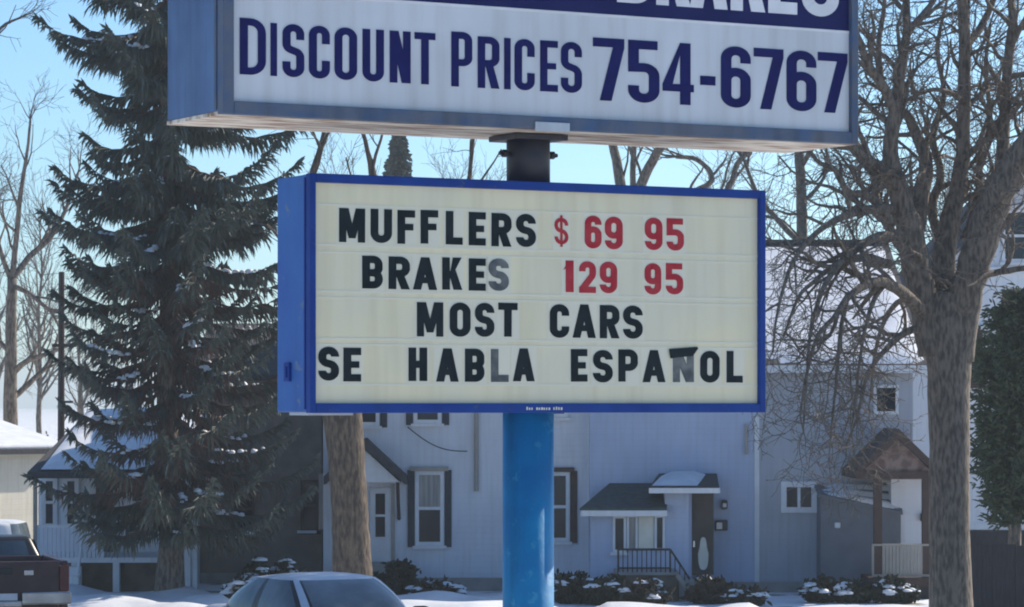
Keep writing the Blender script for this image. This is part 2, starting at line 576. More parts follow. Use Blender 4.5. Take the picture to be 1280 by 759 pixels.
def pylon_sign():
    root = thing('pylon_sign', 'tall blue pylon sign with discount prices board above a changeable letter board', 'sign',
                 (SC.x, SC.y, 0), SA)
    K = dict(world=False)
    lz0, lz1 = CAMZ - 0.049, CAMZ + 1.223
    uz0, uz1 = CAMZ + 1.497, CAMZ + 3.10
    # concrete foot and post
    MB().tube([(0, 0, -0.3), (0, 0, 0.18), (0, 0, 0.22)], [0.42, 0.42, 0.38], 24).build('base', 'concrete', root, **K)
    MB().tube([(0, 0, 0.1), (0, 0, lz0 + .15)], 0.143, 40).build('post', 'post_blue', root, smooth=False, **K)
    pl = [o for o in root.children if o.name.startswith('post')][0]
    pl.data.polygons.foreach_set('use_smooth', [len(p.vertices) == 4 for p in pl.data.polygons])
    up = MB().tube([(0, 0, lz1 - .1), (0, 0, uz0 + .1)], 0.122, 32).build('upper_post', 'post_dark', root, **K)
    up.data.polygons.foreach_set('use_smooth', [len(p.vertices) == 4 for p in up.data.polygons])
    q = MB()
    q.tube([(-.185, 0, CAMZ + 1.39), (.185, 0, CAMZ + 1.39)], .011, 8)
    q.tube([(-.165, 0, CAMZ + 1.39), (-.14, 0, CAMZ + 1.39)], .022, 6)
    q.tube([(.14, 0, CAMZ + 1.39), (.165, 0, CAMZ + 1.39)], .022, 6)
    q.build('bolt', 'iron', up, **K)
    q = MB()
    q.box(-.165, .165, -.16, .16, uz0 - .035, uz0 - .004)
    q.build('saddle_plate', 'post_dark', root, bevel=.005, **K)

    # ---- lower cabinet
    W, D = 2.884, 0.428
    cb = MB()
    cb.box(-W / 2 + .004, W / 2 - .004, -D / 2 + .05, D / 2, lz0 + .004, lz1 - .004)
    low = cb.build('reader_cabinet', 'reader_blue', root, bevel=.008, **K)
    y0 = -D / 2
    fl, fb, fr, ft = .034, .052, .040, .048
    for nm, bx in (('rim', (-W / 2, -W / 2 + fl, lz0, lz1)), ('rim', (W / 2 - fr, W / 2, lz0, lz1)),
                   ('rim', (-W / 2 + fl, W / 2 - fr, lz0, lz0 + fb)), ('rim', (-W / 2 + fl, W / 2 - fr, lz1 - ft, lz1))):
        b = MB()
        b.box(bx[0], bx[1], y0, y0 + .06, bx[2], bx[3])
        b.build(nm, 'reader_rim', low, bevel=.006, **K)
    pn = MB()
    pn.box(-W / 2 + fl - .01, W / 2 - fr + .01, y0 + .03, y0 + .045, lz0 + fb - .01, lz1 - ft + .01)
    pn.build('reader_panel', 'sign_cream', low, **K)
    # seam strip on the side, access latch, corner drip edge
    b = MB()
    b.box(-W / 2 - .004, -W / 2 + .01, y0 + .062, y0 + .075, lz0 + .02, lz1 - .02)
    b.build('seam_strip', 'reader_rim', low, **K)
    b = MB()
    b.box(-W / 2 - .012, -W / 2 + .01, .03, .10, lz0 + .17, lz0 + .27)
    b.box(-W / 2 - .02, -W / 2 - .01, .055, .075, lz0 + .19, lz0 + .25)
    b.build('latch', 'reader_rim', low, bevel=.004, **K)
    b = MB()
    b.box(-W / 2 + .03, -W / 2 + .30, y0 + .1, D / 2 - .1, lz0 - .012, lz0 + .01)
    b.build('drain_tray', 'alum', low, **K)
    py = y0 + .030
    rows = [  # baseline picture row at a picture column, letters with picture spans
        (302.8, 440, 260.3, [('M', 423.6, 456), ('U', 463, 489.5), ('F', 496.6, 518.5), ('F', 525.6, 547.5), ('L', 557, 578), ('E', 585.7, 606.8), ('R', 614, 639), ('S', 645, 669.5),
                      ('$', 693, 710), ('6', 730.7, 751.4), ('9', 756, 778), ('9', 806, 827.7), ('5', 833, 854.5)]),
        (361.2, 470, 320.3, [('B', 452.6, 478), ('R', 485.5, 512), ('A', 516, 546), ('K', 552.7, 577.5), ('E', 585.7, 606.8), ('S', 610.5, 635.7),
                      ('1', 704, 716.8), ('2', 723.8, 744.4), ('9', 749.6, 771), ('9', 805.5, 826), ('5', 832, 853.5)]),
        (420.5, 540, 377.7, [('M', 521, 553.8), ('O', 562, 587.8), ('S', 593.5, 617.5), ('T', 622.6, 646.6), ('C', 687, 711), ('A', 715.6, 744.4), ('R', 749.6, 774), ('S', 778.7, 803)]),
        (477.0, 560, 435.5, [('S', 397.6, 423.3), ('E', 429, 451), ('H', 510.5, 533.7), ('A', 545, 573), ('B', 581, 605), ('L', 613.6, 635.5), ('A', 641, 668), ('E', 713.5, 734),
                      ('S', 741, 765.5), ('P', 772.8, 797), ('A', 803, 831.5), ('N', 841, 867), ('O', 875, 899), ('L', 908, 928)]),
    ]
    rnd = random.Random(4)
    for ri, (pyb, pxb, pyt, letters) in enumerate(rows):
        zb = on_face(pxb, pyb, py)[1]
        zt = on_face(pxb, pyt, py)[1]
        for dz, hh in ((-.022, .010), (zt - zb + .012, .008)):
            b = MB()
            b.box(-W / 2 + fl, W / 2 - fr, py - .0020, py + .002, zb + dz, zb + dz + hh)
            b.build('letter_track', 'letter_plate', low, **K)
        for li, (ch, xa, xb) in enumerate(letters):
            x0 = on_face(xa, 0, py)[0]
            x1 = on_face(xb, 0, py)[0]
            w = x1 - x0
            h = zt - zb
            t = .039
            digit = ch in '$69512'
            if digit: t = .034
            if ch == '$': t, h = .020, h * .80
            m = 'letter_red' if digit else 'letter_black'
            if (ri, ch, li) in ((1, 'S', 5), (3, 'N', 11), (3, 'L', 5)): m = 'letter_faded'
            b = MB()
            dx, dz, tl = 0, rnd.uniform(-.002, .003), rnd.uniform(-.006, .006)
            if ch == '$': dz += .018
            put_glyph(b, ch, x0 + dx, zb + dz, w, h, t, py - .0010, .003, tl, 1.0 if ch == '$' else 1.18)
            b.mi = 1
            e = .012
            b.box(x0 - e, x1 + e, py - .0010, py + .001, zb - .014, zb + (zt - zb) + .014)
            b.build('letter', [m, 'letter_plate'], low, **K)
            if ch == 'N':   # the tilde made from a strip laid over the top of the N
                b = MB()
                b.xz([(x0 - .02, zt - .045), (x0 + .02, zt - .04), (x1 - .01, zt - .03), (x1 + .025, zt + .012), (x1 + .02, zt + .022), (x0 - .03, zt + .008)], py - .0095, py - .0075)
                b.build('tilde', 'letter_black', low, **K)
    # maker's line on the lower rim: too small to read, only short strokes
    b = MB()
    xx, zz = on_face(658, 512.5, y0)
    for i in range(15):
        if i in (3, 10): continue
        b.box(xx + i * .0155, xx + i * .0155 + rnd.uniform(.007, .011), y0 - .002, y0 + .001, zz, zz + rnd.uniform(.012, .017))
    b.build('maker_line', 'letter_plate', low, **K)['kind'] = 'stuff'

    # ---- upper cabinet
    W, D, sh = 3.99, 0.75, -0.02
    y0 = -D / 2
    xl, xr = sh - W / 2, sh + W / 2
    b = MB()
    b.box(xl + .004, xr - .004, y0 + .07, D / 2, uz0 + .02, uz1)
    upc = b.build('upper_cabinet', 'cabinet_steel', root, bevel=.008, **K)
    b = MB()
    b.box(xl + .002, xr - .002, y0 + .05, D / 2 + .002, uz0, uz0 + .019)
    b.build('underside', 'cabinet_rust', upc, **K)
    fl, fb, fr = .062, .070, .048
    for bx in ((xl, xl + fl, uz0 + .001, uz1), (xr - fr, xr, uz0 + .001, uz1), (xl + fl, xr - fr, uz0 + .001, uz0 + fb), (xl + fl, xr - fr, uz1 - .05, uz1)):
        b = MB()
        b.box(bx[0], bx[1], y0, y0 + .075, bx[2], bx[3])
        b.build('rim', 'cabinet_rim', upc, bevel=.006, **K)
    b = MB()
    b.box(xl - .004, xl + .01, y0 + .085, y0 + .11, uz0 + .03, uz1 - .02)
    b.build('seam_strip', 'cabinet_rim', upc, **K)
    fy = y0 + .030
    zband = on_face(840, 24.6, fy)[1]
    b = MB()
    b.box(xl + fl - .01, xr - fr + .01, fy, fy + .012, uz0 + fb - .01, zband)
    b.build('face_panel', 'sign_white', upc, **K)
    b = MB()
    b.box(xl + fl - .01, xr - fr + .01, fy, fy + .012, zband, uz1 - .04)
    b.build('name_panel', 'sign_navy', upc, **K)
    b = MB()
    b.box(xl + fl - .01, xr - fr + .01, fy - .003, fy + .004, zband - .010, zband + .004)
    b.build('panel_joint', 'letter_white', upc, **K)

    def words(name, spans, pyb_l, pxl, pyb_r, pxr, h, t, m, big=(), kx=1.0):
        b = MB()
        zl = on_face(pxl, pyb_l, fy)[1]
        zr = on_face(pxr, pyb_r, fy)[1]
        z = (zl + zr) / 2
        for i, (ch, xa, xb) in enumerate(spans):
            x0, x1 = on_face(xa, 0, fy)[0], on_face(xb, 0, fy)[0]
            hh = h * (1.06 if i in big else 1)
            put_glyph(b, ch, x0, z, x1 - x0, hh, t, fy - .001, .003, 0, kx)
        b.build(name, m, upc, **K)
    ds = [('D', 299.5, 332), ('I', 338, 346), ('S', 353, 380), ('C', 386, 412), ('O', 418, 446), ('U', 453, 479.5), ('N', 487, 513), ('T', 518, 544)]
    ps = [('P', 564, 590), ('R', 597, 624), ('I', 630, 638), ('C', 643, 668), ('E', 675, 697), ('S', 701, 727)]
    ns = [('7', 741, 780), ('5', 785, 824), ('4', 828, 867), ('-', 875, 894), ('6', 901, 938), ('7', 942, 979), ('6', 983, 1020), ('7', 1022, 1059)]
    words('lettering', ds, 93.5, 316, 105.8, 531, .276, .037, 'letter_navy', (0,), 1.22)
    words('lettering', ps, 107.3, 570, 117.3, 716, .278, .037, 'letter_navy', (0,), 1.22)
    words('lettering', ns, 126.9, 760, 140.4, 1040, .345, .049, 'letter_navy', (), 1.4)
    bs = [('B', 771, 814), ('R', 820, 863), ('A', 862, 909), ('K', 913, 956), ('E', 960, 996), ('S', 1002, 1048)]
    words('lettering', bs, 3.5, 790, 21.2, 1026, .43, .068, 'letter_white', (), 1.2)
    # small plate on the lower rim
    xx, zz = on_face(668, 163, y0)
    x2, z2 = on_face(711, 152, y0)
    b = MB()
    b.box(xx, x2, y0 - .012, y0 + .003, zz - .003, zz + .048)
    b.build('maker_plate', 'alum', upc, bevel=.003, **K)
    return root


pylon_sign()


# ------------------------------------------------------------------ houses
def window(parent, x0, x1, z0, z1, y, trim='trim_white', glass='glass_dark', split='h', shutters=None, hood=False, sill=True, fw=.075, glass2=None):
    b = MB()
    d0, d1 = y - .055, y + .03
    b.box(x0, x0 + fw, d0, d1, z0, z1)
    b.box(x1 - fw, x1, d0, d1, z0, z1)
    b.box(x0 + fw, x1 - fw, d0, d1, z1 - fw, z1)
    b.box(x0 + fw, x1 - fw, d0, d1, z0, z0 + fw)
    zm, xm = (z0 + z1) / 2, (x0 + x1) / 2
    if split == 'h': b.box(x0 + fw, x1 - fw, d0 + .012, d1, zm - .03, zm + .03)
    if split == 'v': b.box(xm - .03, xm + .03, d0 + .012, d1, z0 + fw, z1 - fw)
    w = b.build('window', trim, parent)
    rects = [(x0 + fw, x1 - fw, zm + .03, z1 - fw), (x0 + fw, x1 - fw, z0 + fw, zm - .03)] if split == 'h' else \
        ([(x0 + fw, xm - .03, z0 + fw, z1 - fw), (xm + .03, x1 - fw, z0 + fw, z1 - fw)] if split == 'v' else [(x0 + fw, x1 - fw, z0 + fw, z1 - fw)])
    for i, (a, c, e, g) in enumerate(rects):
        q = MB()
        q.box(a, c, y - .022 + i * .004, y - .012 + i * .004, e, g)
        q.build('pane', (glass2 if (i == 0 and glass2) else glass), w)
    if sill:
        q = MB()
        q.box(x0 - .05, x1 + .05, y - .10, y + .01, z0 - .06, z0 - .002)
        q.build('sill', trim, w)
    if hood:
        q = MB()
        q.box(x0 - .09, x1 + .09, y - .11, y + .01, z1 + .003, z1 + .09)
        q.build('hood', hood if isinstance(hood, str) else trim, w)
    if shutters:
        for a, c in ((x0 - .15, x0 - .015), (x1 + .015, x1 + .15)):
            q = MB()
            q.box(a, c, y - .04, y + .01, z0 - .03, z1 + .02)
            n = 12
            for k in range(n):
                zz = z0 + .05 + (z1 - z0 - .12) * k / n
                q.box(a + .02, c - .02, y - .05, y - .039, zz, zz + .07)
            q.build('shutter', shutters, parent)
    return w


def gable_x(parent, x0, x1, yf, dep, ze, zr, wallm, roofm, ov=.3, snow=True, th=.14, wall=True):
    """ridge along x"""
    ym = yf + dep / 2
    if wall:
        b = MB()
        b.yz([(yf, -.1), (yf + dep, -.1), (yf + dep, ze), (ym, zr), (yf, ze)], x0, x1)
        b.build('wall', wallm, parent)
    k = (zr - ze) / (dep / 2)
    b = MB()
    za = ze - k * ov + .02
    b.slab((x0 - ov, yf - ov, za), (x1 + ov, yf - ov, za), (x1 + ov, ym, zr + .02), (x0 - ov, ym, zr + .02), th)
    b.slab((x0 - ov, ym + .002, zr + .02), (x1 + ov, ym + .002, zr + .02), (x1 + ov, yf + dep + ov, za), (x0 - ov, yf + dep + ov, za), th)
    rf = b.build('roof', roofm, parent)
    if snow: roof_snow(rf, (x0 - ov + .04, yf - ov + .03, za + th), (x1 + ov - .04, yf - ov + .03, za + th), (x1 + ov - .04, ym - .12, zr + th - .07), (x0 - ov + .04, ym - .12, zr + th - .07))
    return rf


def roof_snow(parent, a, b, c, d, h=.09, seed=1.0, bare=0.0):
    a, b, c, d = (Vector(q) for q in (a, b, c, d))
    nx = max(4, int((b - a).length / .22))
    ny = max(3, int((d - a).length / .22))
    m = MB()
    vs, fs = [], []
    for j in range(ny + 1):
        for i in range(nx + 1):
            u, v = i / nx, j / ny
            p = (a * (1 - u) + b * u) * (1 - v) + (d * (1 - u) + c * u) * v
            e = 0 if (i in (0, nx) or j in (0, ny)) else 1
            n0 = noise.noise((p.x * 1.3 + seed, p.y * 1.3, p.z + seed)) * .5 + .5
            z = e * h * (.5 + n0) - (.006 if not e else 0)
            if bare and n0 < bare: z = -.02
            vs.append((p.x, p.y, p.z + .01 + z))
    for j in range(ny):
        for i in range(nx):
            k = j * (nx + 1) + i
            fs.append((k, k + 1, k + nx + 2, k + nx + 1))
    m.add(vs, fs)
    return m.build('roof_snow', 'snow', parent, smooth=True)


def gable_y(parent, x0, x1, yf, dep, ze, zr, wallm, roofm, ov=.3, th=.12, wall=True, z0=-.1):
    """ridge along y, gable towards the camera"""
    xm = (x0 + x1) / 2
    if wall:
        b = MB()
        b.xz([(x0, z0), (x1, z0), (x1, ze), (xm, zr), (x0, ze)], yf, yf + dep)
        b.build('wall', wallm, parent)
    k = (zr - ze) / ((x1 - x0) / 2)
    za = ze - k * ov + .02
    b = MB()
    b.slab((x0 - ov, yf - ov, za), (xm, yf - ov, zr + .02), (xm, yf + dep + ov, zr + .02), (x0 - ov, yf + dep + ov, za), th)
    b.slab((xm + .002, yf - ov, zr + .02), (x1 + ov, yf - ov, za), (x1 + ov, yf + dep + ov, za), (xm + .002, yf + dep + ov, zr + .02), th)
    return b.build('roof', roofm, parent)


def mbox(parent, name, m, x0, x1, y0, y1, z0, z1, bevel=0):
    return MB().box(x0, x1, y0, y1, z0, z1).build(name, m, parent, bevel=bevel)


# pale house with shuttered windows, behind the post
def pale_house():
    Y = 63.0
    x = lambda p: WX(p, Y)
    z = lambda p: WZ(p, Y)
    x0, x1 = x(404), x(735.5)
    h = thing('pale_house', 'pale grey clapboard house with dark shutters, directly behind the blue post', 'house', (x((404 + 735) / 2), Y, 0))
    gable_x(h, x0, x1, Y, 7.0, 5.5, 7.6, 'siding_pale', 'shingle_dark', .25)
    mbox(h, 'corner_board', 'trim_white', x1 - .02, x1 + .10, Y - .03, Y + .2, 0.25, 5.3)
    mbox(h, 'foundation', 'concrete', x0 - .03, x1 - .03, Y - .05, Y + .3, -.1, .26)
    window(h, x(519), x(555), z(682), z(589), Y, shutters='shutter_dark', hood='trim_tan', glass2='curtain_glass')
    window(h, x(517), x(552), z(529.5), z(440), Y, shutters='shutter_dark')
    window(h, x(440), x(474.5), z(532.5), z(442), Y, shutters='shutter_dark')
    window(h, x(677), x(712), z(677), z(590), Y, hood='trim_brown', shutters='trim_brown')
    window(h, x(677), x(710), z(522), z(440), Y, hood='trim_brown')
    # downpipe
    b = MB()
    b.tube([(x(595.5), Y - .07, 5.4), (x(595.5), Y - .07, z(614))], .045, 8)
    b.build('downpipe', 'trim_tan', h)
    # door and its little gabled hood
    d = mbox(h, 'door', 'door_white', x(463), x(489), Y - .06, Y + .02, z(702), z(610))
    mbox(d, 'glazing', 'glass_dark', x(469.5), x(481.5), Y - .068, Y - .05, z(671), z(617))
    mbox(d, 'glazing_bar', 'door_white', x(469.5), x(481.5), Y - .075, Y - .06, z(646), z(643))
    mbox(d, 'door_frame', 'trim_tan', x(489), x(493.5), Y - .08, Y + .01, z(702), z(606))
    cx = x(459)
    hx = .68
    yf = Y - .95
    zr, ze = WZ(563, yf), WZ(603, yf)
    b = MB()
    b.xz([(cx - hx, ze), (cx + hx, ze), (cx, zr)], yf + .05, Y)
    hd = b.build('door_hood', 'trim_white', h)
    b = MB()
    for s in (-1, 1):
        a = [(cx, zr + .03), (cx + s * (hx + .12), ze - .05), (cx + s * (hx + .12), ze + .12), (cx, zr + .24)]
        if s > 0: a = [a[0], a[1], a[2], a[3]]
        else: a = [a[3], a[2], a[1], a[0]]
        b.xz(a, yf - .12, Y - .02)
    b.build('hood_roof', 'shingle_dark', hd)
    # bracket posts of the hood and the step
    for s in (-1, 1):
        b = MB()
        b.tube([(cx + s * (hx - .05), yf + .12, ze), (cx + s * (hx - .05), Y - .02, ze - .75)], .035, 6)
        b.build('bracket', 'trim_brown', h)
    mbox(h, 'door_step', 'concrete', cx - .5, cx + .75, Y - 1.1, Y - .02, -.05, z(702))
    mbox(h, 'door_step', 'concrete', cx - .5, cx + .75, Y - 1.45, Y - 1.1, -.05, z(702) * .5)
    b = MB()   # sagging service wire
    pts = []
    for i in range(13):
        t = i / 12
        pts.append((x(510 + 74 * t), Y - .12 - 0.3 * math.sin(t * 3.14), z(534 + 30 * t + 9 * math.sin(t * math.pi))))
    b.tube(pts, .012, 5)
    b.build('service_wire', 'iron', h)


def twin_house():
    Y = 62.6
    x = lambda p: WX(p, Y)
    z = lambda p: WZ(p, Y)
    x0, xm, x1 = x(737), x(945), x(1141)
    h = thing('twin_house', 'long house half lavender half grey under a wide snowy roof', 'house', (x(940), Y, 0))
    yf, dep, ze, zr = Y, 13.0, 4.42, 7.05
    ym = yf + dep / 2
    for a, c, m in ((x0, xm, 'siding_lavender'), (xm + .002, x1, 'siding_grey')):
        b = MB()
        b.yz([(yf, -.1), (yf + dep, -.1), (yf + dep, ze), (ym, zr), (yf, ze)], a, c)
        b.build('wall', m, h)
    rf = gable_x(h, x0, x1, yf, dep, ze, zr, None, 'shingle_dark', .28, wall=False, snow=False)
    k = (zr - ze) / (dep / 2)
    za = ze - k * .28 + .16
    roof_snow(rf, (x0 - .2, yf - .25, za), (x1 + .24, yf - .25, za), (x1 + .24, ym - .22, zr + .03), (x0 - .2, ym - .22, zr + .03), .08, 4.0, .24)
    mbox(rf, 'fascia', 'trim_white', x0 - .28, x1 + .28, yf - .305, yf - .282, za - .16, za - .01)
    mbox(rf, 'ridge_cap', 'shingle_dark', x0 - .28, x1 + .28, ym - .14, ym + .14, zr + .12, zr + .21)
    mbox(h, 'corner_board', 'trim_white', x(943), x(949), Y - .03, Y + .01, z(738), z(519))
    mbox(h, 'foundation', 'concrete', x0 + .05, x1 - .03, Y - .04, Y + .3, -.1, .2)
    # windows of the grey half
    window(h, x(976), x(1021), z(641), z(602), Y, split='v', fw=.11, sill=False)
    window(h, x(1092), x(1123), z(518), z(481), Y, split=None, fw=.06, sill=False, glass='glass_dark')
    # ---- enclosed entry of the lavender half
    Yv = Y - 1.4
    xv = lambda p: WX(p, Yv)
    zv = lambda p: WZ(p, Yv)
    v0, v1, v2 = xv(738), xv(831), xv(861)
    zt = zv(639)
    e = mbox(h, 'entry_porch', 'siding_lavender', v0, v2, Yv, Y - .004, -.1, zt + .05)
    b = MB()   # hipped lean-to roof
    zt2 = WZ(604, Y)
    a0, a1 = xv(726), xv(833)
    t0, t1 = WX(762, Y), WX(833, Y)
    b.hexa([(a0, Yv - .25, zt), (a1, Yv - .25, zt), (a1, Y - .01, zt), (a0, Y - .01, zt)],
           [(a0 + .02, Yv - .24, zt + .07), (a1 - .001, Yv - .24, zt + .07), (t1, Y - .01, zt2), (t0, Y - .01, zt2)])
    b.build('porch_roof', 'shingle_green', e)
    mbox(e, 'fascia', 'trim_white', a0, a1, Yv - .275, Yv - .252, zt - .09, zt + .02)
    # porch windows: dark, pale blind, dark
    window(h, xv(766), xv(782.5), zv(690), zv(645), Yv, split=None, fw=.045)
    window(h, xv(783.5), xv(797), zv(688), zv(644), Yv, split=None, fw=.04, glass='curtain_glass', sill=False)
    mbox(e, 'blind_panel', 'interior_pale', xv(798), xv(817), Yv - .03, Yv - .002, zv(688), zv(642))
    window(h, xv(818), xv(831), zv(688), zv(644), Yv, split=None, fw=.045, sill=False)
    mbox(e, 'entry_wall', 'siding_lavender', v1 + .002, v2 + .001, Yv + .003, Y - .006, zt, zv(611))
    # recessed dark door
    Yd = Y - .9
    xd = lambda p: WX(p, Yd)
    zd = lambda p: WZ(p, Yd)
    mbox(h, 'door_case', 'siding_lavender', v2 + .004, xd(864), Yd - .2, Y, -.1, zd(612))
    d = mbox(h, 'door', 'door_brown', xd(861), xd(892), Yd, Y - .002, zd(719), zd(615))
    b = MB()   # long pale oval light in the door
    pts = []
    for i in range(20):
        q = 2 * math.pi * i / 20
        wz = .32 * math.copysign(abs(math.sin(q)) ** .8, math.sin(q))
        pts.append((xd(879) + .10 * math.copysign(abs(math.cos(q)) ** .7, math.cos(q)) * (1 if wz < .1 else .72), zd(692) + wz))
    b.xz(pts, Yd - .03, Yd + .01)
    b.build('door_light', 'interior_pale', d)
    mbox(d, 'upper_panel', 'door_brown', xd(867), xd(886), Yd - .025, Yd + .01, zd(664), zd(628))
    mbox(d, 'door_handle', 'chrome', xd(866), xd(868.5), Yd - .06, Yd + .01, zd(684), zd(676), bevel=.004)
    # hood over the door
    b = MB()
    hy0 = Yv - .35
    zb, za2 = WZ(616, hy0), WZ(592, Y - .1)
    b.hexa([(WX(812, hy0), hy0, zb), (WX(899, hy0), hy0, zb), (WX(899, Y), Y - .005, zb), (WX(812, Y), Y - .005, zb)],
           [(WX(812, hy0), hy0, zb + .12), (WX(899, hy0), hy0, zb + .12), (WX(896, Y), Y - .005, za2), (WX(824, Y), Y - .005, za2)])
    hd = b.build('door_hood', 'shingle_dark', h)
    mbox(hd, 'hood_fascia', 'trim_white', WX(811, hy0), WX(900, hy0), hy0 - .03, hy0 - .002, zb - .01, zb + .09)
    roof_snow(hd, (WX(815, hy0), hy0 + .08, zb + .13), (WX(872, hy0), hy0 + .08, zb + .13), (WX(882, Y), Y - .12, za2 - .02), (WX(828, Y), Y - .12, za2 - .02), .07, 2.0)
    # wall lamp and mailbox
    lp = mbox(h, 'wall_lamp', 'iron', x(901.5), x(909), Y - .14, Y, z(636), z(625), bevel=.02)
    mbox(lp, 'lamp_glass', 'lamp_clear', x(903), x(907.5), Y - .15, Y - .139, z(634), z(629))
    mb_ = mbox(h, 'mailbox', 'iron', x(894), x(909), Y - .16, Y, z(663), z(650), bevel=.02)
    mbox(mb_, 'mailbox_lid', 'alum', x(895), x(902), Y - .17, Y - .155, z(661), z(653))
    # vertical vent pipe and meter box below the eave
    mbox(h, 'meter_box', 'trim_tan', x(931), x(934.5), Y - .1, Y, z(568), z(530))
    # stoop, railing, steps
    Ys = Yv - 1.5
    xs = lambda p: WX(p, Ys)
    zs = lambda p: WZ(p, Ys)
    zp = zs(719)
    st = mbox(h, 'stoop', 'stoop_brown', xs(771), xs(848), Ys, Yv - .004, -.1, zp)
    mbox(st, 'stoop_slab', 'concrete', xs(770), xs(849), Ys - .04, Yv - .006, zp + .002, zp + .05)
    for i in range(4):
        mbox(h, 'step', 'concrete', xs(849) + i * .28, xs(849) + (i + 1) * .28, Ys, Yv - .3, -.05, zp - (i + 1) * zp / 5)
    rl = MB()
    zt = zs(687)
    y_ = Ys + .05
    rl.tube([(xs(773), y_, zt), (xs(838), y_, zt)], .022, 6)
    rl.tube([(xs(773), y_, zp + .13), (xs(838), y_, zp + .13)], .016, 6)
    rl.tube([(xs(838), y_, zt), (xs(862), y_, zt - .55)], .022, 6)
    ra = rl.build('railing', 'iron', h)
    for i in range(12):
        xx = xs(773 + 65 * i / 11)
        MB().tube([(xx, y_, zp), (xx, y_, zt)], .02 if i in (0, 11) else .011, 5).build('baluster', 'iron', ra)
    for i in range(4):
        t = (i + 1) / 4
        xx = xs(838 + 24 * t)
        MB().tube([(xx, y_, max(0, zp - t * .55 - .1)), (xx, y_, zt - .55 * t)], .011, 5).build('baluster', 'iron', ra)
    b = MB()   # pale stringer beside the steps
    b.slab((xs(846), Ys - .10, zp - .06), (xs(850), Ys - .10, zp - .06), (xs(850), Ys - .05, zp - .06), (xs(846), Ys - .05, zp - .06), .04)
    b.hexa([(xs(844), Ys - .12, zp - .02), (xs(848), Ys - .12, zp + .03), (xs(848), Ys - .02, zp + .03), (xs(844), Ys - .02, zp - .02)],
           [(xs(868), Ys - .12, -.02), (xs(873), Ys - .12, 0.02), (xs(873), Ys - .02, .02), (xs(868), Ys - .02, -.02)])
    b.build('stringer', 'trim_tan', st)


def lean_to():
    Y, Yb = 61.75, 62.59
    x = lambda p: WX(p, Y)
    z = lambda p: WZ(p, Y)
    h = thing('lean_to_shed', 'slate grey lean-to shed with snow stripes on its slanting roof, behind the porch post', 'shed', (x(1078), Y, 0))
    xa, xb = x(1026), x(1126)
    za, zb = z(620), z(643)
    b = MB()
    b.xz([(xa, -.1), (xb, -.1), (xb, zb), (xa, za)], Y, Yb - .004)
    b.build('wall', 'slate_wall', h)
    ta, tb = WZ(605, Yb) - .06, WZ(604, Yb) - .06
    b = MB()
    q0, q1, q2, q3 = (Vector(q) for q in ((xa - .05, Y - .08, za - .01), (xb + .03, Y - .08, zb - .01), (xb + .03, Yb - .006, tb), (xa - .05, Yb - .006, ta)))
    for k in range(10):
        b.slab(q0.lerp(q1, k / 10), q0.lerp(q1, (k + 1) / 10), q3.lerp(q2, (k + 1) / 10), q3.lerp(q2, k / 10), .05)
    rf = b.build('roof', 'slate_wall', h)
    rnd = random.Random(2)
    n = 3
    A, B, C, D = (Vector(q) for q in ((xa, Y - .07, za + .045), (xb, Y - .07, zb + .045), (xb, Yb - .02, tb + .055), (xa, Yb - .02, ta + .055)))
    for i in range(n):   # strips of snow left between the bare battens
        t0, t1 = (i + .10) / n, (i + .74) / n
        p = lambda t, u: (A.lerp(B, u)).lerp(D.lerp(C, u), t)
        roof_snow(rf, p(t0, rnd.uniform(.02, .10)), p(t0, .97), p(t1, rnd.uniform(.94, .99)), p(t1, rnd.uniform(.02, .12)), .05, i * 3.0)
    mbox(h, 'vent_cap', 'trim_white', x(1043), x(1050), Y - .08, Y, z(660), z(653), bevel=.02)


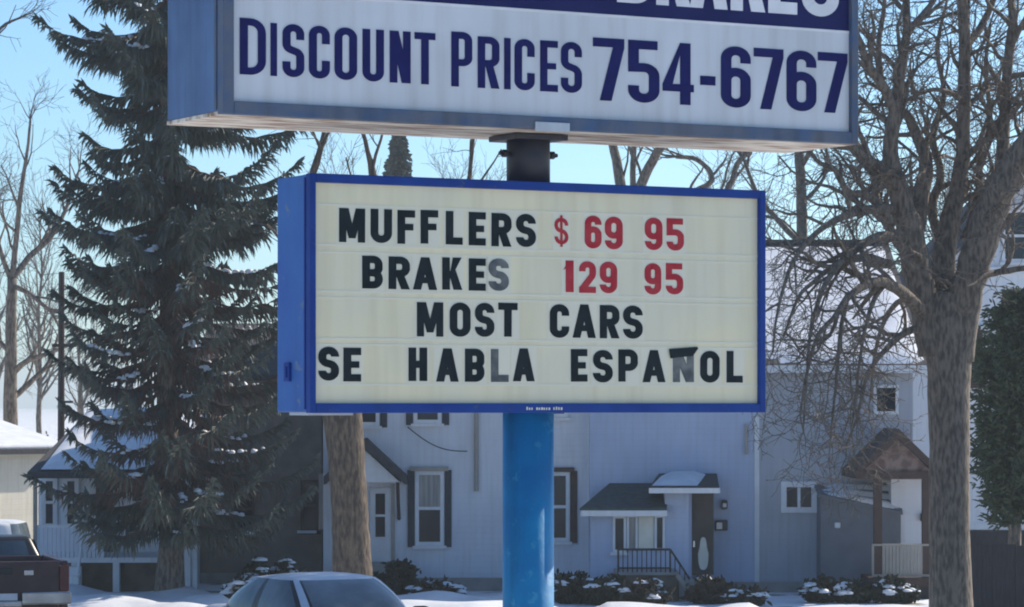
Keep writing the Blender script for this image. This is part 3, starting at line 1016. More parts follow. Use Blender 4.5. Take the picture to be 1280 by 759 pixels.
def white_house():
    Y = 71.5
    x = lambda p: WX(p, Y)
    z = lambda p: WZ(p, Y)
    x0, x1 = x(1127), x(1452)
    h = thing('white_house', 'white gabled house with brown porch gable behind the big forked tree', 'house', (x(1290), Y, 0))
    gable_y(h, x0, x1, Y, 9.0, z(388), z(222), 'siding_white', 'shingle_dark', .28)
    mbox(h, 'belt_trim', 'trim_white', x(1215), x1, Y - .07, Y - .002, z(343), z(334))
    window(h, x(1252), x(1292), z(328), z(262), Y, hood=True)
    w = window(h, x(1202), x(1228), z(482), z(412), Y, trim='trim_brown', hood='trim_white', glass='glass_dark')
    window(h, x(1240), x(1275), z(482), z(412), Y, trim='trim_white')
    window(h, x(1245), x(1285), z(640), z(560), Y, trim='trim_white')
    mbox(h, 'water_table', 'trim_white', x(1127), x1, Y - .06, Y - .002, z(662), z(654))
    mbox(h, 'foundation', 'fence_dark', x(1127), x1, Y - .09, Y - .003, -.1, z(663))
    # porch
    Yp = 60.4
    xp = lambda p: WX(p, Yp)
    zp = lambda p: WZ(p, Yp)
    p0, p1 = xp(1078), xp(1166)
    cx = xp(1121.5)
    b = MB()
    b.xz([(p0, zp(592)), (p1, zp(592)), (cx, zp(545))], Yp, Yp + 2.3)
    g = b.build('porch_gable', 'shingle_red', h)
    b = MB()
    for s in (-1, 1):
        ex = cx + s * (xp(1176) - cx)
        a = [(cx, zp(549)), (ex, zp(598)), (ex, zp(589)), (cx, zp(536))]
        if s < 0: a.reverse()
        b.xz(a, Yp - .25, Yp + 2.3)
    b.build('porch_roof', 'trim_brown', g)
    mbox(g, 'beam', 'trim_brown', xp(1070), xp(1172), Yp - .06, Yp + .1, zp(599), zp(589.5))
    for pc in (1097.5, 1158):
        mbox(h, 'porch_post', 'trim_brown', xp(pc - 5), xp(pc + 5), Yp - .02, Yp + .14, zp(723), zp(597))
    mbox(h, 'porch_floor', 'trim_brown', xp(1086), xp(1172), Yp - .1, Y - .004, zp(733), zp(722))
    mbox(h, 'porch_skirt', 'fence_dark', xp(1088), xp(1170), Yp - .05, Yp + .05, -.1, zp(733))
    mbox(h, 'porch_wall', 'siding_white', xp(1125), xp(1172), Yp + 1.4, Y - .05, zp(722), zp(596))
    mbox(h, 'side_panel', 'slate_wall', xp(1104), xp(1124), Yp + 1.6, Yp + 1.7, zp(722), zp(640))
    mbox(h, 'wall_lamp', 'iron', xp(1162), xp(1166), Yp + 1.3, Yp + 1.4, zp(655), zp(645), bevel=.015)
    rl = MB()
    rl.box(xp(1090), xp(1163), Yp - .03, Yp + .03, zp(682.5), zp(680))
    rl.box(xp(1090), xp(1163), Yp - .025, Yp + .025, zp(721), zp(718))
    ra = rl.build('railing', 'trim_tan', h)
    n = 17
    for i in range(n):
        xx = xp(1091.5 + 70 * i / (n - 1))
        mbox(ra, 'baluster', 'trim_tan', xx - .028, xx + .028, Yp - .018, Yp + .018, zp(718.2), zp(682.4))


def board_fence():
    Y = 52.8
    h = thing('board_fence', 'dark board fence to the right of the big forked trunk', 'fence', (WX(1270, Y), Y, 0))
    zt = WZ(681, Y)
    x0 = WX(1212, Y)
    rnd = random.Random(1)
    for i in range(15):
        q = rnd.uniform(-.012, .012)
        mbox(h, 'board', 'fence_dark', x0 + i * .19, x0 + i * .19 + .1885, Y + q, Y + q + .025, -.05, zt + rnd.uniform(-.015, .015))
    for zz in (.3, zt - .25):
        mbox(h, 'rail', 'fence_dark', x0, x0 + 15 * .19, Y + .04, Y + .09, zz, zz + .09)
    for i in range(3):
        mbox(h, 'post', 'fence_dark', x0 + .1 + i * 1.2, x0 + .2 + i * 1.2, Y + .09, Y + .19, -.2, zt - .05)


def brown_house():
    Y = 65.6
    x = lambda p: WX(p, Y)
    z = lambda p: WZ(p, Y)
    h = thing('brown_house', 'dark brown stucco house in the shade behind the spruce', 'house', (x(330), Y, 0))
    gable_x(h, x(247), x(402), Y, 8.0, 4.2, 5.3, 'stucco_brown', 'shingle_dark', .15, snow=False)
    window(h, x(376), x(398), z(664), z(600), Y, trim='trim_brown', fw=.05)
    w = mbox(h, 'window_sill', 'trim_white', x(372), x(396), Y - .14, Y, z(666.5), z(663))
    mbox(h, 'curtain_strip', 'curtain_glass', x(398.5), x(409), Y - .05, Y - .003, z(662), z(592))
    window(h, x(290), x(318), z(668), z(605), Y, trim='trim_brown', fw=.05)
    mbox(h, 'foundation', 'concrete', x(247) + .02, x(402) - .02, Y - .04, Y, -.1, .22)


def porch_house():
    Y = 65.0
    Yp = 62.6
    x = lambda p: WX(p, Y)
    z = lambda p: WZ(p, Y)
    xp = lambda p: WX(p, Yp)
    zp = lambda p: WZ(p, Yp)
    h = thing('porch_house', 'low house with a railed front porch and hipped snowy roof beside the spruce trunk', 'house', (x(145), Y, 0))
    xl, xr = x(48), x(246)
    mbox(h, 'wall', 'siding_white', xl, xr, Y, Y + 6, -.1, z(584))
    # hipped roof over house and porch
    b = MB()
    e0, e1, ze = xp(37), xp(250), zp(590)
    r0, r1, zr = WX(112, 68.2), WX(190, 68.2), WZ(545, 68.2) + .55
    yb = 68.2 + (68.2 - Yp + .3)
    v = [(e0, Yp - .3, ze), (e1, Yp - .3, ze), (e1, yb, ze), (e0, yb, ze), (r0, 68.2, zr), (r1, 68.2, zr),
         (e0, Yp - .3, ze - .12), (e1, Yp - .3, ze - .12), (e1, yb, ze - .12), (e0, yb, ze - .12)]
    b.add(v, [(0, 1, 5, 4), (1, 2, 5), (2, 3, 4, 5), (3, 0, 4), (0, 6, 7, 1), (1, 7, 8, 2), (2, 8, 9, 3), (3, 9, 6, 0), (6, 9, 8, 7)])
    rf = b.build('roof', 'shingle_dark', h)
    V = Vector
    k = .05
    roof_snow(rf, V((e0 + .25, Yp - .2, ze + k)), V((e1 - .25, Yp - .2, ze + k)), V((r1, 68.0, zr)), V((r0, 68.0, zr)), .07, 9.0, .2)
    # porch
    zf = zp(697)
    mbox(h, 'porch_floor', 'trim_white', xp(40), xp(203), Yp - .05, Y - .004, zf - .1, zf)
    for pc, hw in ((43.5, 2.2), (230, 8), (243.5, 2.5)):
        mbox(h, 'porch_post', 'trim_white' if pc > 50 else 'trim_tan', xp(pc - hw), xp(pc + hw), Yp, Yp + (.10 if hw < 4 else .25), (0 if pc > 200 else zf - .1), ze - .1)
    ra = mbox(h, 'railing', 'trim_white', xp(46), xp(128), Yp + .02, Yp + .06, zp(660), zp(656.5))
    n = 16
    for i in range(n):
        xx = xp(46.5 + 81 * i / (n - 1))
        mbox(ra, 'baluster', 'siding_pale', xx - .033, xx + .033, Yp + .025, Yp + .055, zf, zp(660))
    for i, pc in enumerate((93, 145, 200)):
        mbox(h, 'pier', 'trim_white', xp(pc - 4), xp(pc + 4), Yp, Yp + .2, -.1, zf - .1)
    mbox(h, 'lattice', 'stoop_brown', xp(44), xp(200), Yp + .22, Yp + .26, -.1, zf - .1)
    for i in range(3):
        mbox(h, 'step', 'trim_white', xp(86), xp(103), Yp - .06 - (i + 1) * .26, Yp - .06 - i * .26, -.05, zf - (i + 1) * .17)
    window(h, x(52), x(72), z(660), z(596), Y, split='h', fw=.09)
    window(h, x(79), x(99), z(660), z(596), Y, split='h', fw=.09)
    d = mbox(h, 'door', 'door_brown', x(120), x(142), Y - .04, Y + .02, zf, z(598))
    mbox(d, 'door_frame', 'trim_white', x(142.2), x(147), Y - .06, Y + .02, zf, z(596))
    window(h, x(160), x(192), z(660), z(596), Y, split='h', fw=.09)
    # chair-like clutter is left out; slanting white handrail beside the steps
    b = MB()
    b.tube([(xp(104), Yp - .8, .35), (xp(104), Yp, zf + .55)], .03, 6)
    b.build('handrail', 'trim_white', h)


def cream_garage():
    Y = 76.0
    h = thing('cream_garage', 'low cream clapboard garage with sunlit snow on its roof', 'garage', (WX(12, Y), Y, 0), R(52))
    K = dict(world=False)
    zb, ze = 2.62, 2.55
    b = MB()
    b.yz([(0, -.1), (7, -.1), (7, ze), (3.5, ze + .8), (0, ze)], -5.0, 1.6)
    b.build('wall', 'siding_cream', h, **K)
    b = MB()
    b.slab((-5.3, -.3, ze - .05), (1.9, -.3, ze - .05), (1.9, 3.5, ze + .82), (-5.3, 3.5, ze + .82), .12)
    b.slab((-5.3, 3.502, ze + .82), (1.9, 3.502, ze + .82), (1.9, 7.3, ze - .05), (-5.3, 7.3, ze - .05), .12)
    rf = b.build('roof', 'shingle_dark', h, **K)
    m = MB()
    b = MB()
    for sgn in (0, 1):
        y0, y1, z0, z1 = (-.25, 3.4, ze + .07, ze + .95) if not sgn else (7.25, 3.6, ze + .07, ze + .95)
        b.hexa([(-5.2, min(y0, y1), z0 if not sgn else z1), (1.8, min(y0, y1), z0 if not sgn else z1), (1.8, max(y0, y1), z1 if not sgn else z0), (-5.2, max(y0, y1), z1 if not sgn else z0)],
               [(-5.2, min(y0, y1), (z0 if not sgn else z1) + .1), (1.8, min(y0, y1), (z0 if not sgn else z1) + .1), (1.8, max(y0, y1), (z1 if not sgn else z0) + .1), (-5.2, max(y0, y1), (z1 if not sgn else z0) + .1)])
    b.build('roof_snow', 'snow', rf, bevel=.04, **K)
    b = MB()
    for a in ((-.06, .0), (.75, .81)):
        b.box(-1.2 + a[0], -1.2 + a[1], -.05, .02, 1.2, 2.2)
    b.box(-1.2, -.45, -.05, .02, 1.2, 1.26)
    b.box(-1.2, -.45, -.05, .02, 2.14, 2.2)
    w = b.build('window', 'trim_white', h, **K)
    MB().box(-1.2, -.45, -.02, -.01, 1.26, 2.14).build('pane', 'glass_dark', w, **K)


pale_house()
twin_house()
lean_to()
white_house()
board_fence()
brown_house()
porch_house()
cream_garage()


# ------------------------------------------------------------------ trees
def rvec(r):
    while True:
        v = Vector((r.uniform(-1, 1), r.uniform(-1, 1), r.uniform(-1, 1)))
        if .01 < v.length < 1: return v.normalized()


def limb_path(rnd, p, d, L, wander, trop, n):
    pts = [p.copy()]
    for i in range(n):
        d = (d + rvec(rnd) * wander + Vector((0, 0, trop))).normalized()
        p = p + d * (L / n)
        pts.append(p.copy())
    return pts, d


def sprout(T, W, rnd, pts, rads, lvl, cfg):
    """children along a branch: T takes thick wood, W takes twigs"""
    if lvl > cfg['depth']: return
    seglen = [(pts[i + 1] - pts[i]).length for i in range(len(pts) - 1)]
    tot = sum(seglen)
    nchild = max(2, int(tot * cfg['dens'][lvl - 1] * rnd.uniform(.8, 1.2)))
    for c in range(nchild):
        t = cfg.get('t0', .2) + (1 - cfg.get('t0', .2)) * (c + rnd.random()) / nchild if lvl == 1 else .12 + .88 * (c + rnd.random()) / nchild
        t = min(t, .995)
        s = t * tot
        i = 0
        while i < len(seglen) - 1 and s > seglen[i]:
            s -= seglen[i]
            i += 1
        f = s / max(seglen[i], 1e-6)
        p = pts[i].lerp(pts[i + 1], min(1, f))
        r0 = rads[i] * (1 - f) + rads[i + 1] * f
        d = (pts[i + 1] - pts[i]).normalized()
        ax = d.cross(rvec(rnd))
        if ax.length < .05: continue
        ang = R(rnd.uniform(*cfg['ang']))
        nd = (Matrix.Rotation(ang, 3, ax.normalized()) @ d)
        nd.y *= .8
        L = cfg['len'][lvl - 1] * rnd.uniform(.55, 1.25) * (1.1 - .5 * t)
        r = max(cfg['rmin'], min(r0 * .7, cfg['rad'][lvl - 1]) * rnd.uniform(.7, 1.1))
        n = 5 if lvl < 3 else 3
        q, e = limb_path(rnd, p, nd, L, cfg['wander'], cfg['trop'][lvl - 1], n)
        rr = [r * (1 - .65 * k / n) for k in range(n + 1)]
        rr = [max(cfg['rmin'] * .7, k) for k in rr]
        (T if lvl == 1 else W).tube(q, rr, 6 if lvl == 1 else (4 if lvl == 2 else 3), cap=False)
        sprout(T, W, rnd, q, rr, lvl + 1, cfg)


def smooth_path(pts, k=4):
    out = []
    n = len(pts)
    for i in range(n - 1):
        p0, p1, p2, p3 = pts[max(i - 1, 0)], pts[i], pts[i + 1], pts[min(i + 2, n - 1)]
        for j in range(k):
            t = j / k
            out.append(.5 * ((2 * p1) + (p2 - p0) * t + (2 * p0 - 5 * p1 + 4 * p2 - p3) * t * t + (3 * p1 - p0 - 3 * p2 + p3) * t ** 3))
    out.append(pts[-1])
    return out


def guided_tree(name, label, Y, limbs, cfg, seed, bark='bark', twig='twig', base=None, group=None):
    """limbs: lists of (column, row, width in pixels, depth offset in metres) read off the photo; each becomes a tapering limb in space"""
    rnd = random.Random(seed)
    b0 = limbs[0][0]
    root = thing(name, label, 'tree', (WX(b0[0], Y), Y, 0), 0, group)
    T, W = MB(), MB()
    for li, L in enumerate(limbs):
        pts, rads = [], []
        for q in L:
            yy = Y + (q[3] if len(q) > 3 else 0)
            pts.append(Vector((WX(q[0], yy), yy, WZ(q[1], yy))))
            rads.append(q[2] / 2 / F * yy * cfg.get('slim', 1))
        P4 = smooth_path(pts, 4)
        RR = []
        for i in range(len(pts) - 1):
            for j in range(4): RR.append(rads[i] + (rads[i + 1] - rads[i]) * j / 4)
        RR.append(rads[-1])
        for i in range(1, len(P4) - 1):
            P4[i] += rvec(rnd) * RR[i] * (.03 if RR[i] > .25 else .12)
        T.tube(P4, RR, 14 if max(RR) > .2 else 8, cap=True)
        if li >= cfg.get('bare', 1):
            sprout(T, W, rnd, P4, RR, 1, cfg)
            e = (P4[-1] - P4[-3]).normalized()
            for k in range(cfg.get('tips', 4)):      # the tip breaks up into fine twigs
                L_ = cfg['len'][0] * rnd.uniform(.4, .8)
                q, _ = limb_path(rnd, P4[-1], (e + rvec(rnd) * (.15 if k == 0 else .6)).normalized(), L_, cfg['wander'], cfg['trop'][0], 5)
                r_ = RR[-1] * (.9 if k == 0 else .6)
                rr = [max(cfg['rmin'] * .7, r_ * (1 - .8 * j / 5)) for j in range(6)]
                W.tube(q, rr, 4, cap=False)
                sprout(T, W, rnd, q, rr, 2, cfg)
    T.build('trunk', bark, root, smooth=True)
    W.build('crown', twig, root)
    return root


BIG = dict(depth=4, dens=[3.0, 4.2, 5.4, 4.8], len=[1.35, .85, .5, .28], rad=[.050, .024, .012, .008], rmin=.0058, ang=(28, 75), wander=.42,
           trop=[.04, -.02, -.05, -.06], t0=.15, bare=1, slim=.9, tips=1)
big_limbs = [
    [(1192, 880, 74), (1190, 790, 64), (1187, 690, 57), (1187, 560, 56), (1186, 470, 60), (1184, 400, 68), (1186, 365, 50)],
    # left half of the fork and its stems
    [(1168, 445, 46), (1156, 392, 42), (1146, 340, 40, -.1), (1136, 290, 38, -.2), (1124, 240, 30, -.3), (1112, 190, 22, -.4), (1119, 140, 18, -.5), (1126, 90, 14, -.5), (1133, 40, 12, -.5), (1131, -40, 9, -.5), (1128, -120, 5, -.5)],
    [(1119, 140, 15, -.5), (1104, 108, 14, -.7), (1085, 80, 12, -.9), (1072, 45, 9, -1.1), (1052, 0, 6, -1.3), (1030, -40, 4, -1.5)],
    [(1137, 36, 10, -.5), (1154, 18, 9, -.3), (1172, -8, 7, -.1), (1190, -60, 4)],
    [(1140, 300, 30, .1), (1152, 240, 24, .3), (1158, 205, 20, .5), (1146, 170, 17, .6), (1134, 145, 14, .6), (1108, 120, 10, .8), (1098, 60, 8, 1.0), (1106, 0, 6, 1.2), (1100, -60, 4, 1.3)],
    [(1128, 250, 24, -.2), (1104, 215, 20, -.5), (1078, 196, 15, -.8), (1062, 180, 12, -1.0), (1046, 150, 8, -1.3), (1036, 110, 5, -1.5)],
    # central stem going straight up
    [(1184, 420, 44, .2), (1180, 330, 34, .3), (1190, 270, 28, .4), (1202, 210, 22, .5), (1205, 130, 18, .5), (1206, 50, 17, .5), (1200, -40, 13, .5), (1198, -140, 7, .5)],
    [(1204, 60, 11, .5), (1222, 40, 11, .8), (1240, 5, 9, 1.0), (1262, -50, 6, 1.2)],
    [(1202, 200, 14, .5), (1214, 190, 10, .3), (1240, 166, 8, .2), (1262, 130, 7, .1), (1290, 110, 5)],
    # right half of the fork
    [(1196, 450, 48), (1204, 390, 46, -.1), (1218, 330, 46, -.2), (1234, 275, 46, -.3), (1254, 232, 44, -.4), (1278, 192, 40, -.5), (1312, 150, 34, -.7), (1350, 90, 26, -.9), (1380, 0, 16, -1.1)],
    [(1248, 240, 22, -.2), (1254, 180, 18, .1), (1258, 110, 15, .2), (1262, 60, 14, .3), (1266, 20, 12, .3), (1256, -40, 8, .4), (1250, -120, 4, .4)],
    [(1264, 60, 9, .2), (1278, 30, 8, 0), (1300, 0, 6, -.2), (1330, -40, 4, -.4)],
    [(1222, 345, 14, -.2), (1238, 342, 10, -.6), (1262, 338, 9, -1.0), (1292, 334, 7, -1.4)],
    # low limbs reaching left, bending down
    [(1152, 390, 20, -.3), (1128, 366, 17, -.8), (1098, 352, 14, -1.3), (1066, 366, 11, -1.8), (1042, 398, 8, -2.2), (1022, 420, 6, -2.5), (1008, 470, 4, -2.7), (1000, 520, 3, -2.8)],
    [(1132, 300, 16, -.3), (1098, 296, 13, -.9), (1062, 318, 11, -1.5), (1034, 350, 8, -2.0), (1016, 400, 6, -2.4), (1010, 450, 4, -2.6), (1004, 540, 2.5, -2.8)],
    [(1122, 262, 16, -.2), (1092, 262, 14, -.8), (1056, 270, 11, -1.4), (1022, 290, 8, -1.9), (990, 330, 6, -2.3), (972, 390, 4, -2.6), (966, 440, 3, -2.8)],
    [(1108, 352, 9, -.9), (1090, 380, 7, -1.2), (1078, 430, 5, -1.5), (1070, 490, 4, -1.7), (1064, 545, 2.5, -1.8)],
    [(1060, 366, 8, -1.8), (1050, 420, 6, -2.0), (1046, 470, 4.5, -2.2), (1040, 530, 3, -2.4), (1036, 575, 2, -2.5)],
    [(1148, 330, 16, .3), (1120, 300, 14, .7), (1096, 250, 12, 1.0), (1090, 205, 10, 1.2), (1066, 170, 8, 1.4), (1060, 110, 6, 1.6), (1040, 60, 4, 1.8)],
    [(1116, 280, 14, -.4), (1086, 246, 12, -.7), (1060, 240, 10, -1), (1044, 212, 8, -1.2), (1020, 200, 6, -1.5), (1000, 160, 4, -1.7)],
    [(1176, 300, 16, .6), (1164, 262, 14, .9), (1176, 220, 12, 1.1), (1166, 172, 10, 1.2), (1180, 120, 8, 1.4), (1172, 60, 6, 1.5), (1184, 0, 4, 1.6)],
    [(1206, 300, 14, .4), (1222, 250, 12, .6), (1226, 200, 10, .8), (1238, 150, 8, 1), (1232, 90, 6, 1.1), (1238, 30, 4, 1.2)],
    [(1204, 128, 8, .4), (1188, 116, 7, .1), (1166, 112, 6, -.2), (1144, 116, 5, -.3), (1138, 86, 4, -.4)],
    [(1110, 330, 14, -.6), (1080, 322, 12, -1), (1046, 330, 9, -1.5), (1018, 352, 7, -1.9), (998, 372, 5, -2.2), (980, 420, 3, -2.4)],
    [(1172, 424, 14, 0), (1140, 412, 11, -.1), (1108, 436, 8, -.2), (1084, 470, 6, -.6), (1072, 520, 4, -.8), (1058, 556, 3, -1)],
    [(1150, 380, 12, .4), (1134, 372, 9, .9), (1110, 392, 7, 1.3), (1094, 440, 5, 1.6), (1088, 500, 3, 1.8)],
]
guided_tree('forked_tree', 'large bare tree with thick forked trunk and drooping twigs before the white house', 48.0, big_limbs, BIG, 11)

# stout trunk between the spruce and the pale house; its limbs rise behind the boards
MID = dict(depth=3, dens=[1.0, 2.0, 2.6], len=[1.7, 1.0, .6], rad=[.05, .02, .010], rmin=.006, ang=(25, 60), wander=.22, trop=[.06, .03, .0], t0=.3, bare=1)
mid_limbs = [
    [(443, 800, 62), (441, 730, 52), (438, 660, 47), (434, 590, 46), (428, 520, 50), (424, 450, 52)],
    [(414, 470, 34), (402, 400, 28), (388, 330, 22, .4), (382, 260, 16, .8), (392, 215, 9, 1), (404, 170, 6, 1.2), (412, 120, 4, 1.4)],
    [(432, 470, 40), (450, 400, 32), (462, 330, 24, -.2), (470, 250, 15, -.3), (460, 190, 6, -.3), (446, 140, 4, -.3)],
    [(440, 440, 24), (490, 380, 18, .8), (540, 320, 12, 1.4), (580, 250, 7, 2), (590, 190, 5, 2.2), (596, 120, 3, 2.4)],
]
guided_tree('stout_trunk_tree', 'stout bare trunk lit along one edge, between the spruce and the shuttered house', 56.5, mid_limbs, MID, 21, bark='bark_warm', twig='twig_far')

FAR = dict(depth=4, dens=[1.3, 1.7, 2.2, 2.4], len=[2.0, 1.2, .75, .45], rad=[.05, .022, .012, .008], rmin=.006, ang=(24, 60), wander=.25, trop=[.10, .05, .02, 0], t0=.15, bare=1)
guided_tree('bare_tree', 'dark bare tree rising behind the snowy roof, seen between the two sign boards', 84.0, [
    [(786, 668, 30), (786, 560, 28), (788, 440, 26), (788, 340, 24), (788, 280, 22)],
    [(786, 300, 16), (778, 245, 14), (770, 200, 12, .3), (762, 160, 10, .5), (750, 100, 8, .8), (740, 30, 5, 1)],
    [(789, 300, 14), (798, 240, 13), (816, 200, 12, -.3), (836, 165, 10, -.6), (850, 110, 8, -1), (870, 40, 5, -1)],
    [(790, 290, 8), (791, 240, 8), (792, 190, 7), (795, 120, 5), (800, 40, 4)],
    [(800, 260, 9), (850, 250, 8, .5), (890, 225, 7, .8), (872, 200, 6, 1), (845, 196, 5, 1.2)],
    [(800, 280, 10), (880, 270, 8, 1), (912, 232, 8, 1.2), (922, 205, 7, 1.4), (950, 170, 6, 1.6), (980, 100, 4, 2)],
], FAR, 31)
guided_tree('bare_tree', 'straight bare trunk standing behind the roof ridge beside the forked tree', 78.0, [
    [(1006, 694, 18), (1005, 500, 16), (1003, 320, 14), (1001, 240, 13), (999, 190, 12), (996, 110, 9), (998, 20, 6)],
    [(1002, 305, 8), (984, 288, 8, .3), (966, 268, 7, .5), (948, 246, 6, .8), (930, 200, 4, 1)],
    [(1000, 210, 7), (1018, 180, 6, -.3), (1032, 130, 5, -.5), (1044, 60, 4, -.8)],
    [(1001, 255, 6), (1024, 232, 5, .3), (1034, 205, 4, .5), (1030, 160, 3, .6)],
], FAR, 32)
guided_tree('bare_tree', 'bare tree with spreading limbs beyond the cream garage', 84.0, [
    [(14, 668, 26), (13, 560, 20), (13, 440, 15), (15, 348, 12)],
    [(15, 350, 9), (36, 322, 8, .3), (62, 298, 7, .5), (82, 262, 5, .8), (98, 215, 3, 1)],
    [(15, 350, 8), (20, 300, 7), (26, 240, 6, -.3), (34, 190, 4, -.5), (38, 150, 3, -.6)],
    [(15, 352, 7), (-4, 300, 6), (-18, 230, 5), (-22, 170, 3)],
    [(14, 356, 7), (38, 368, 6, -.3), (64, 388, 5, -.6), (84, 384, 3, -.9)],
    [(13, 470, 9), (32, 452, 7, -.3), (66, 440, 5, -.6), (90, 430, 3, -.9)],
    [(13, 500, 8), (36, 480, 7, .4), (62, 452, 5, .8), (72, 420, 3, 1)],
    [(12, 440, 7), (-10, 420, 6), (-40, 400, 4)],
], dict(FAR, dens=[1.6, 2.2, 2.6, 2.6], len=[1.5, 1.0, .65, .4]), 33, twig='twig_far')
guided_tree('bare_tree', 'bare tree whose upper twigs reach in over the left of the spruce', 62.0, [
    [(-120, 740, 34), (-118, 560, 30), (-112, 380, 24), (-104, 240, 18)],
    [(-106, 260, 12), (-70, 160, 9), (-30, 80, 6), (0, 36, 4), (26, 22, 2.5)],
    [(-104, 250, 10), (-90, 120, 8), (-60, 20, 6), (-40, -60, 4)],
], dict(FAR, depth=3, dens=[1.2, 2.4, 3.0], len=[1.0, .6, .4], t0=.4), 34)


# faint far trees seen in the slot between the boards and low on the left
def far_tree(px, top, Y, seed, spread, label, group='far bare trees beyond the roofs'):
    rnd = random.Random(seed)
    h = WZ(top, Y)
    x0 = WX(px, Y)
    root = thing('far_bare_tree', label, 'tree', (x0, Y, 0), 0, group)
    T, W = MB(), MB()
    n = 8
    pts = [Vector((x0 + rnd.uniform(-.1, .1) * i / 3, Y + rnd.uniform(-.1, .1), h * .86 * i / n - .1 * (i == 0))) for i in range(n + 1)]
    rr = [.15 * (1 - .93 * i / n) for i in range(n + 1)]
    T.tube(pts, rr, 8)
    cfg = dict(depth=3, dens=[3.0, 2.4, 2.4], len=[2.6 * spread, 1.3, .8], rad=[.07, .024, .013], rmin=.010, ang=(22, 50), wander=.2, trop=[.14, .08, .04], t0=.3)
    sprout(T, W, rnd, pts, rr, 1, cfg)
    T.build('trunk', 'bark', root, smooth=True)
    W.build('crown', 'twig_far', root)


for px, top, Y, sd_, sp, lb in (
        (425, 150, 128, 1, 1.1, 'far bare tree between the spruce and the far conifer tip'),
        (565, 160, 140, 2, 1.2, 'far bare tree between the far conifer tip and the dark upper post'),
        (610, 176, 150, 3, 1.1, 'slender far bare tree close beside the dark upper post'),
        (905, 150, 122, 4, 1.1, 'far bare tree seen through the limbs above the snowy roof'),
        (955, 165, 130, 5, 1.0, 'far bare tree beside the straight trunk behind the roof ridge'),
        (50, 190, 135, 6, 1.2, 'far bare tree beside the thin utility pole'),
        (-10, 170, 128, 7, 1.2, 'far bare tree behind the cream garage roof'),
        (100, 330, 140, 8, 1.0, 'short far bare tree half hidden by the spruce boughs'),
        (1060, 150, 125, 10, 1.1, 'far bare tree behind the gnarled stems beside the upper board'),
        (1180, 120, 120, 11, 1.1, 'far bare tree behind the fork of the big trunk'),
        (1245, 140, 128, 12, 1.0, 'far bare tree behind the white gable')):
    far_tree(px, top, Y, sd_, sp, lb)


# ---- conifers
def ribbon_leaf(M, p, d, L, w, rnd, droop=.5, cross=True):
    """a needle spray: one or two bent, tapering strips"""
    d = d.normalized()
    side = d.cross(rvec(rnd))
    if side.length < .05: return
    side.normalize()
    m = p + d * L * .5
    d2 = (d + Vector((0, 0, -droop))).normalized()
    e = m + d2 * L * .5
    for s in ((side, d.cross(side)) if cross else (side,)):
        k = len(M.v)
        M.v.extend([tuple(p - s * w * .35), tuple(p + s * w * .35), tuple(m + s * w * .5), tuple(m - s * w * .5), tuple(e)])
        M.f.extend([(k, k + 1, k + 2, k + 3), (k + 3, k + 2, k + 4)])
        M.m.extend([M.mi, M.mi])


def lump(C, c, bl, rnd):
    """a small uneven cap of snow"""
    nn, mm = 7, 3
    k = len(C.v)
    C.v.append((c.x, c.y, c.z + bl * .7))
    for j in range(1, mm + 1):
        ph = j / mm * 2.2
        for i in range(nn):
            a = 2 * math.pi * i / nn
            r = bl * math.sin(min(ph, 1.57)) * rnd.uniform(.7, 1.35)
            C.v.append((c.x + r * math.cos(a), c.y + r * math.sin(a), c.z + bl * .7 * math.cos(ph)))
    for i in range(nn):
        C.f.append((k, k + 1 + i, k + 1 + (i + 1) % nn))
        C.m.append(0)
        for j in range(mm - 1):
            a = k + 1 + j * nn + i
            b = k + 1 + j * nn + (i + 1) % nn
            C.f.append((a, a + nn, b + nn, b))
            C.m.append(0)


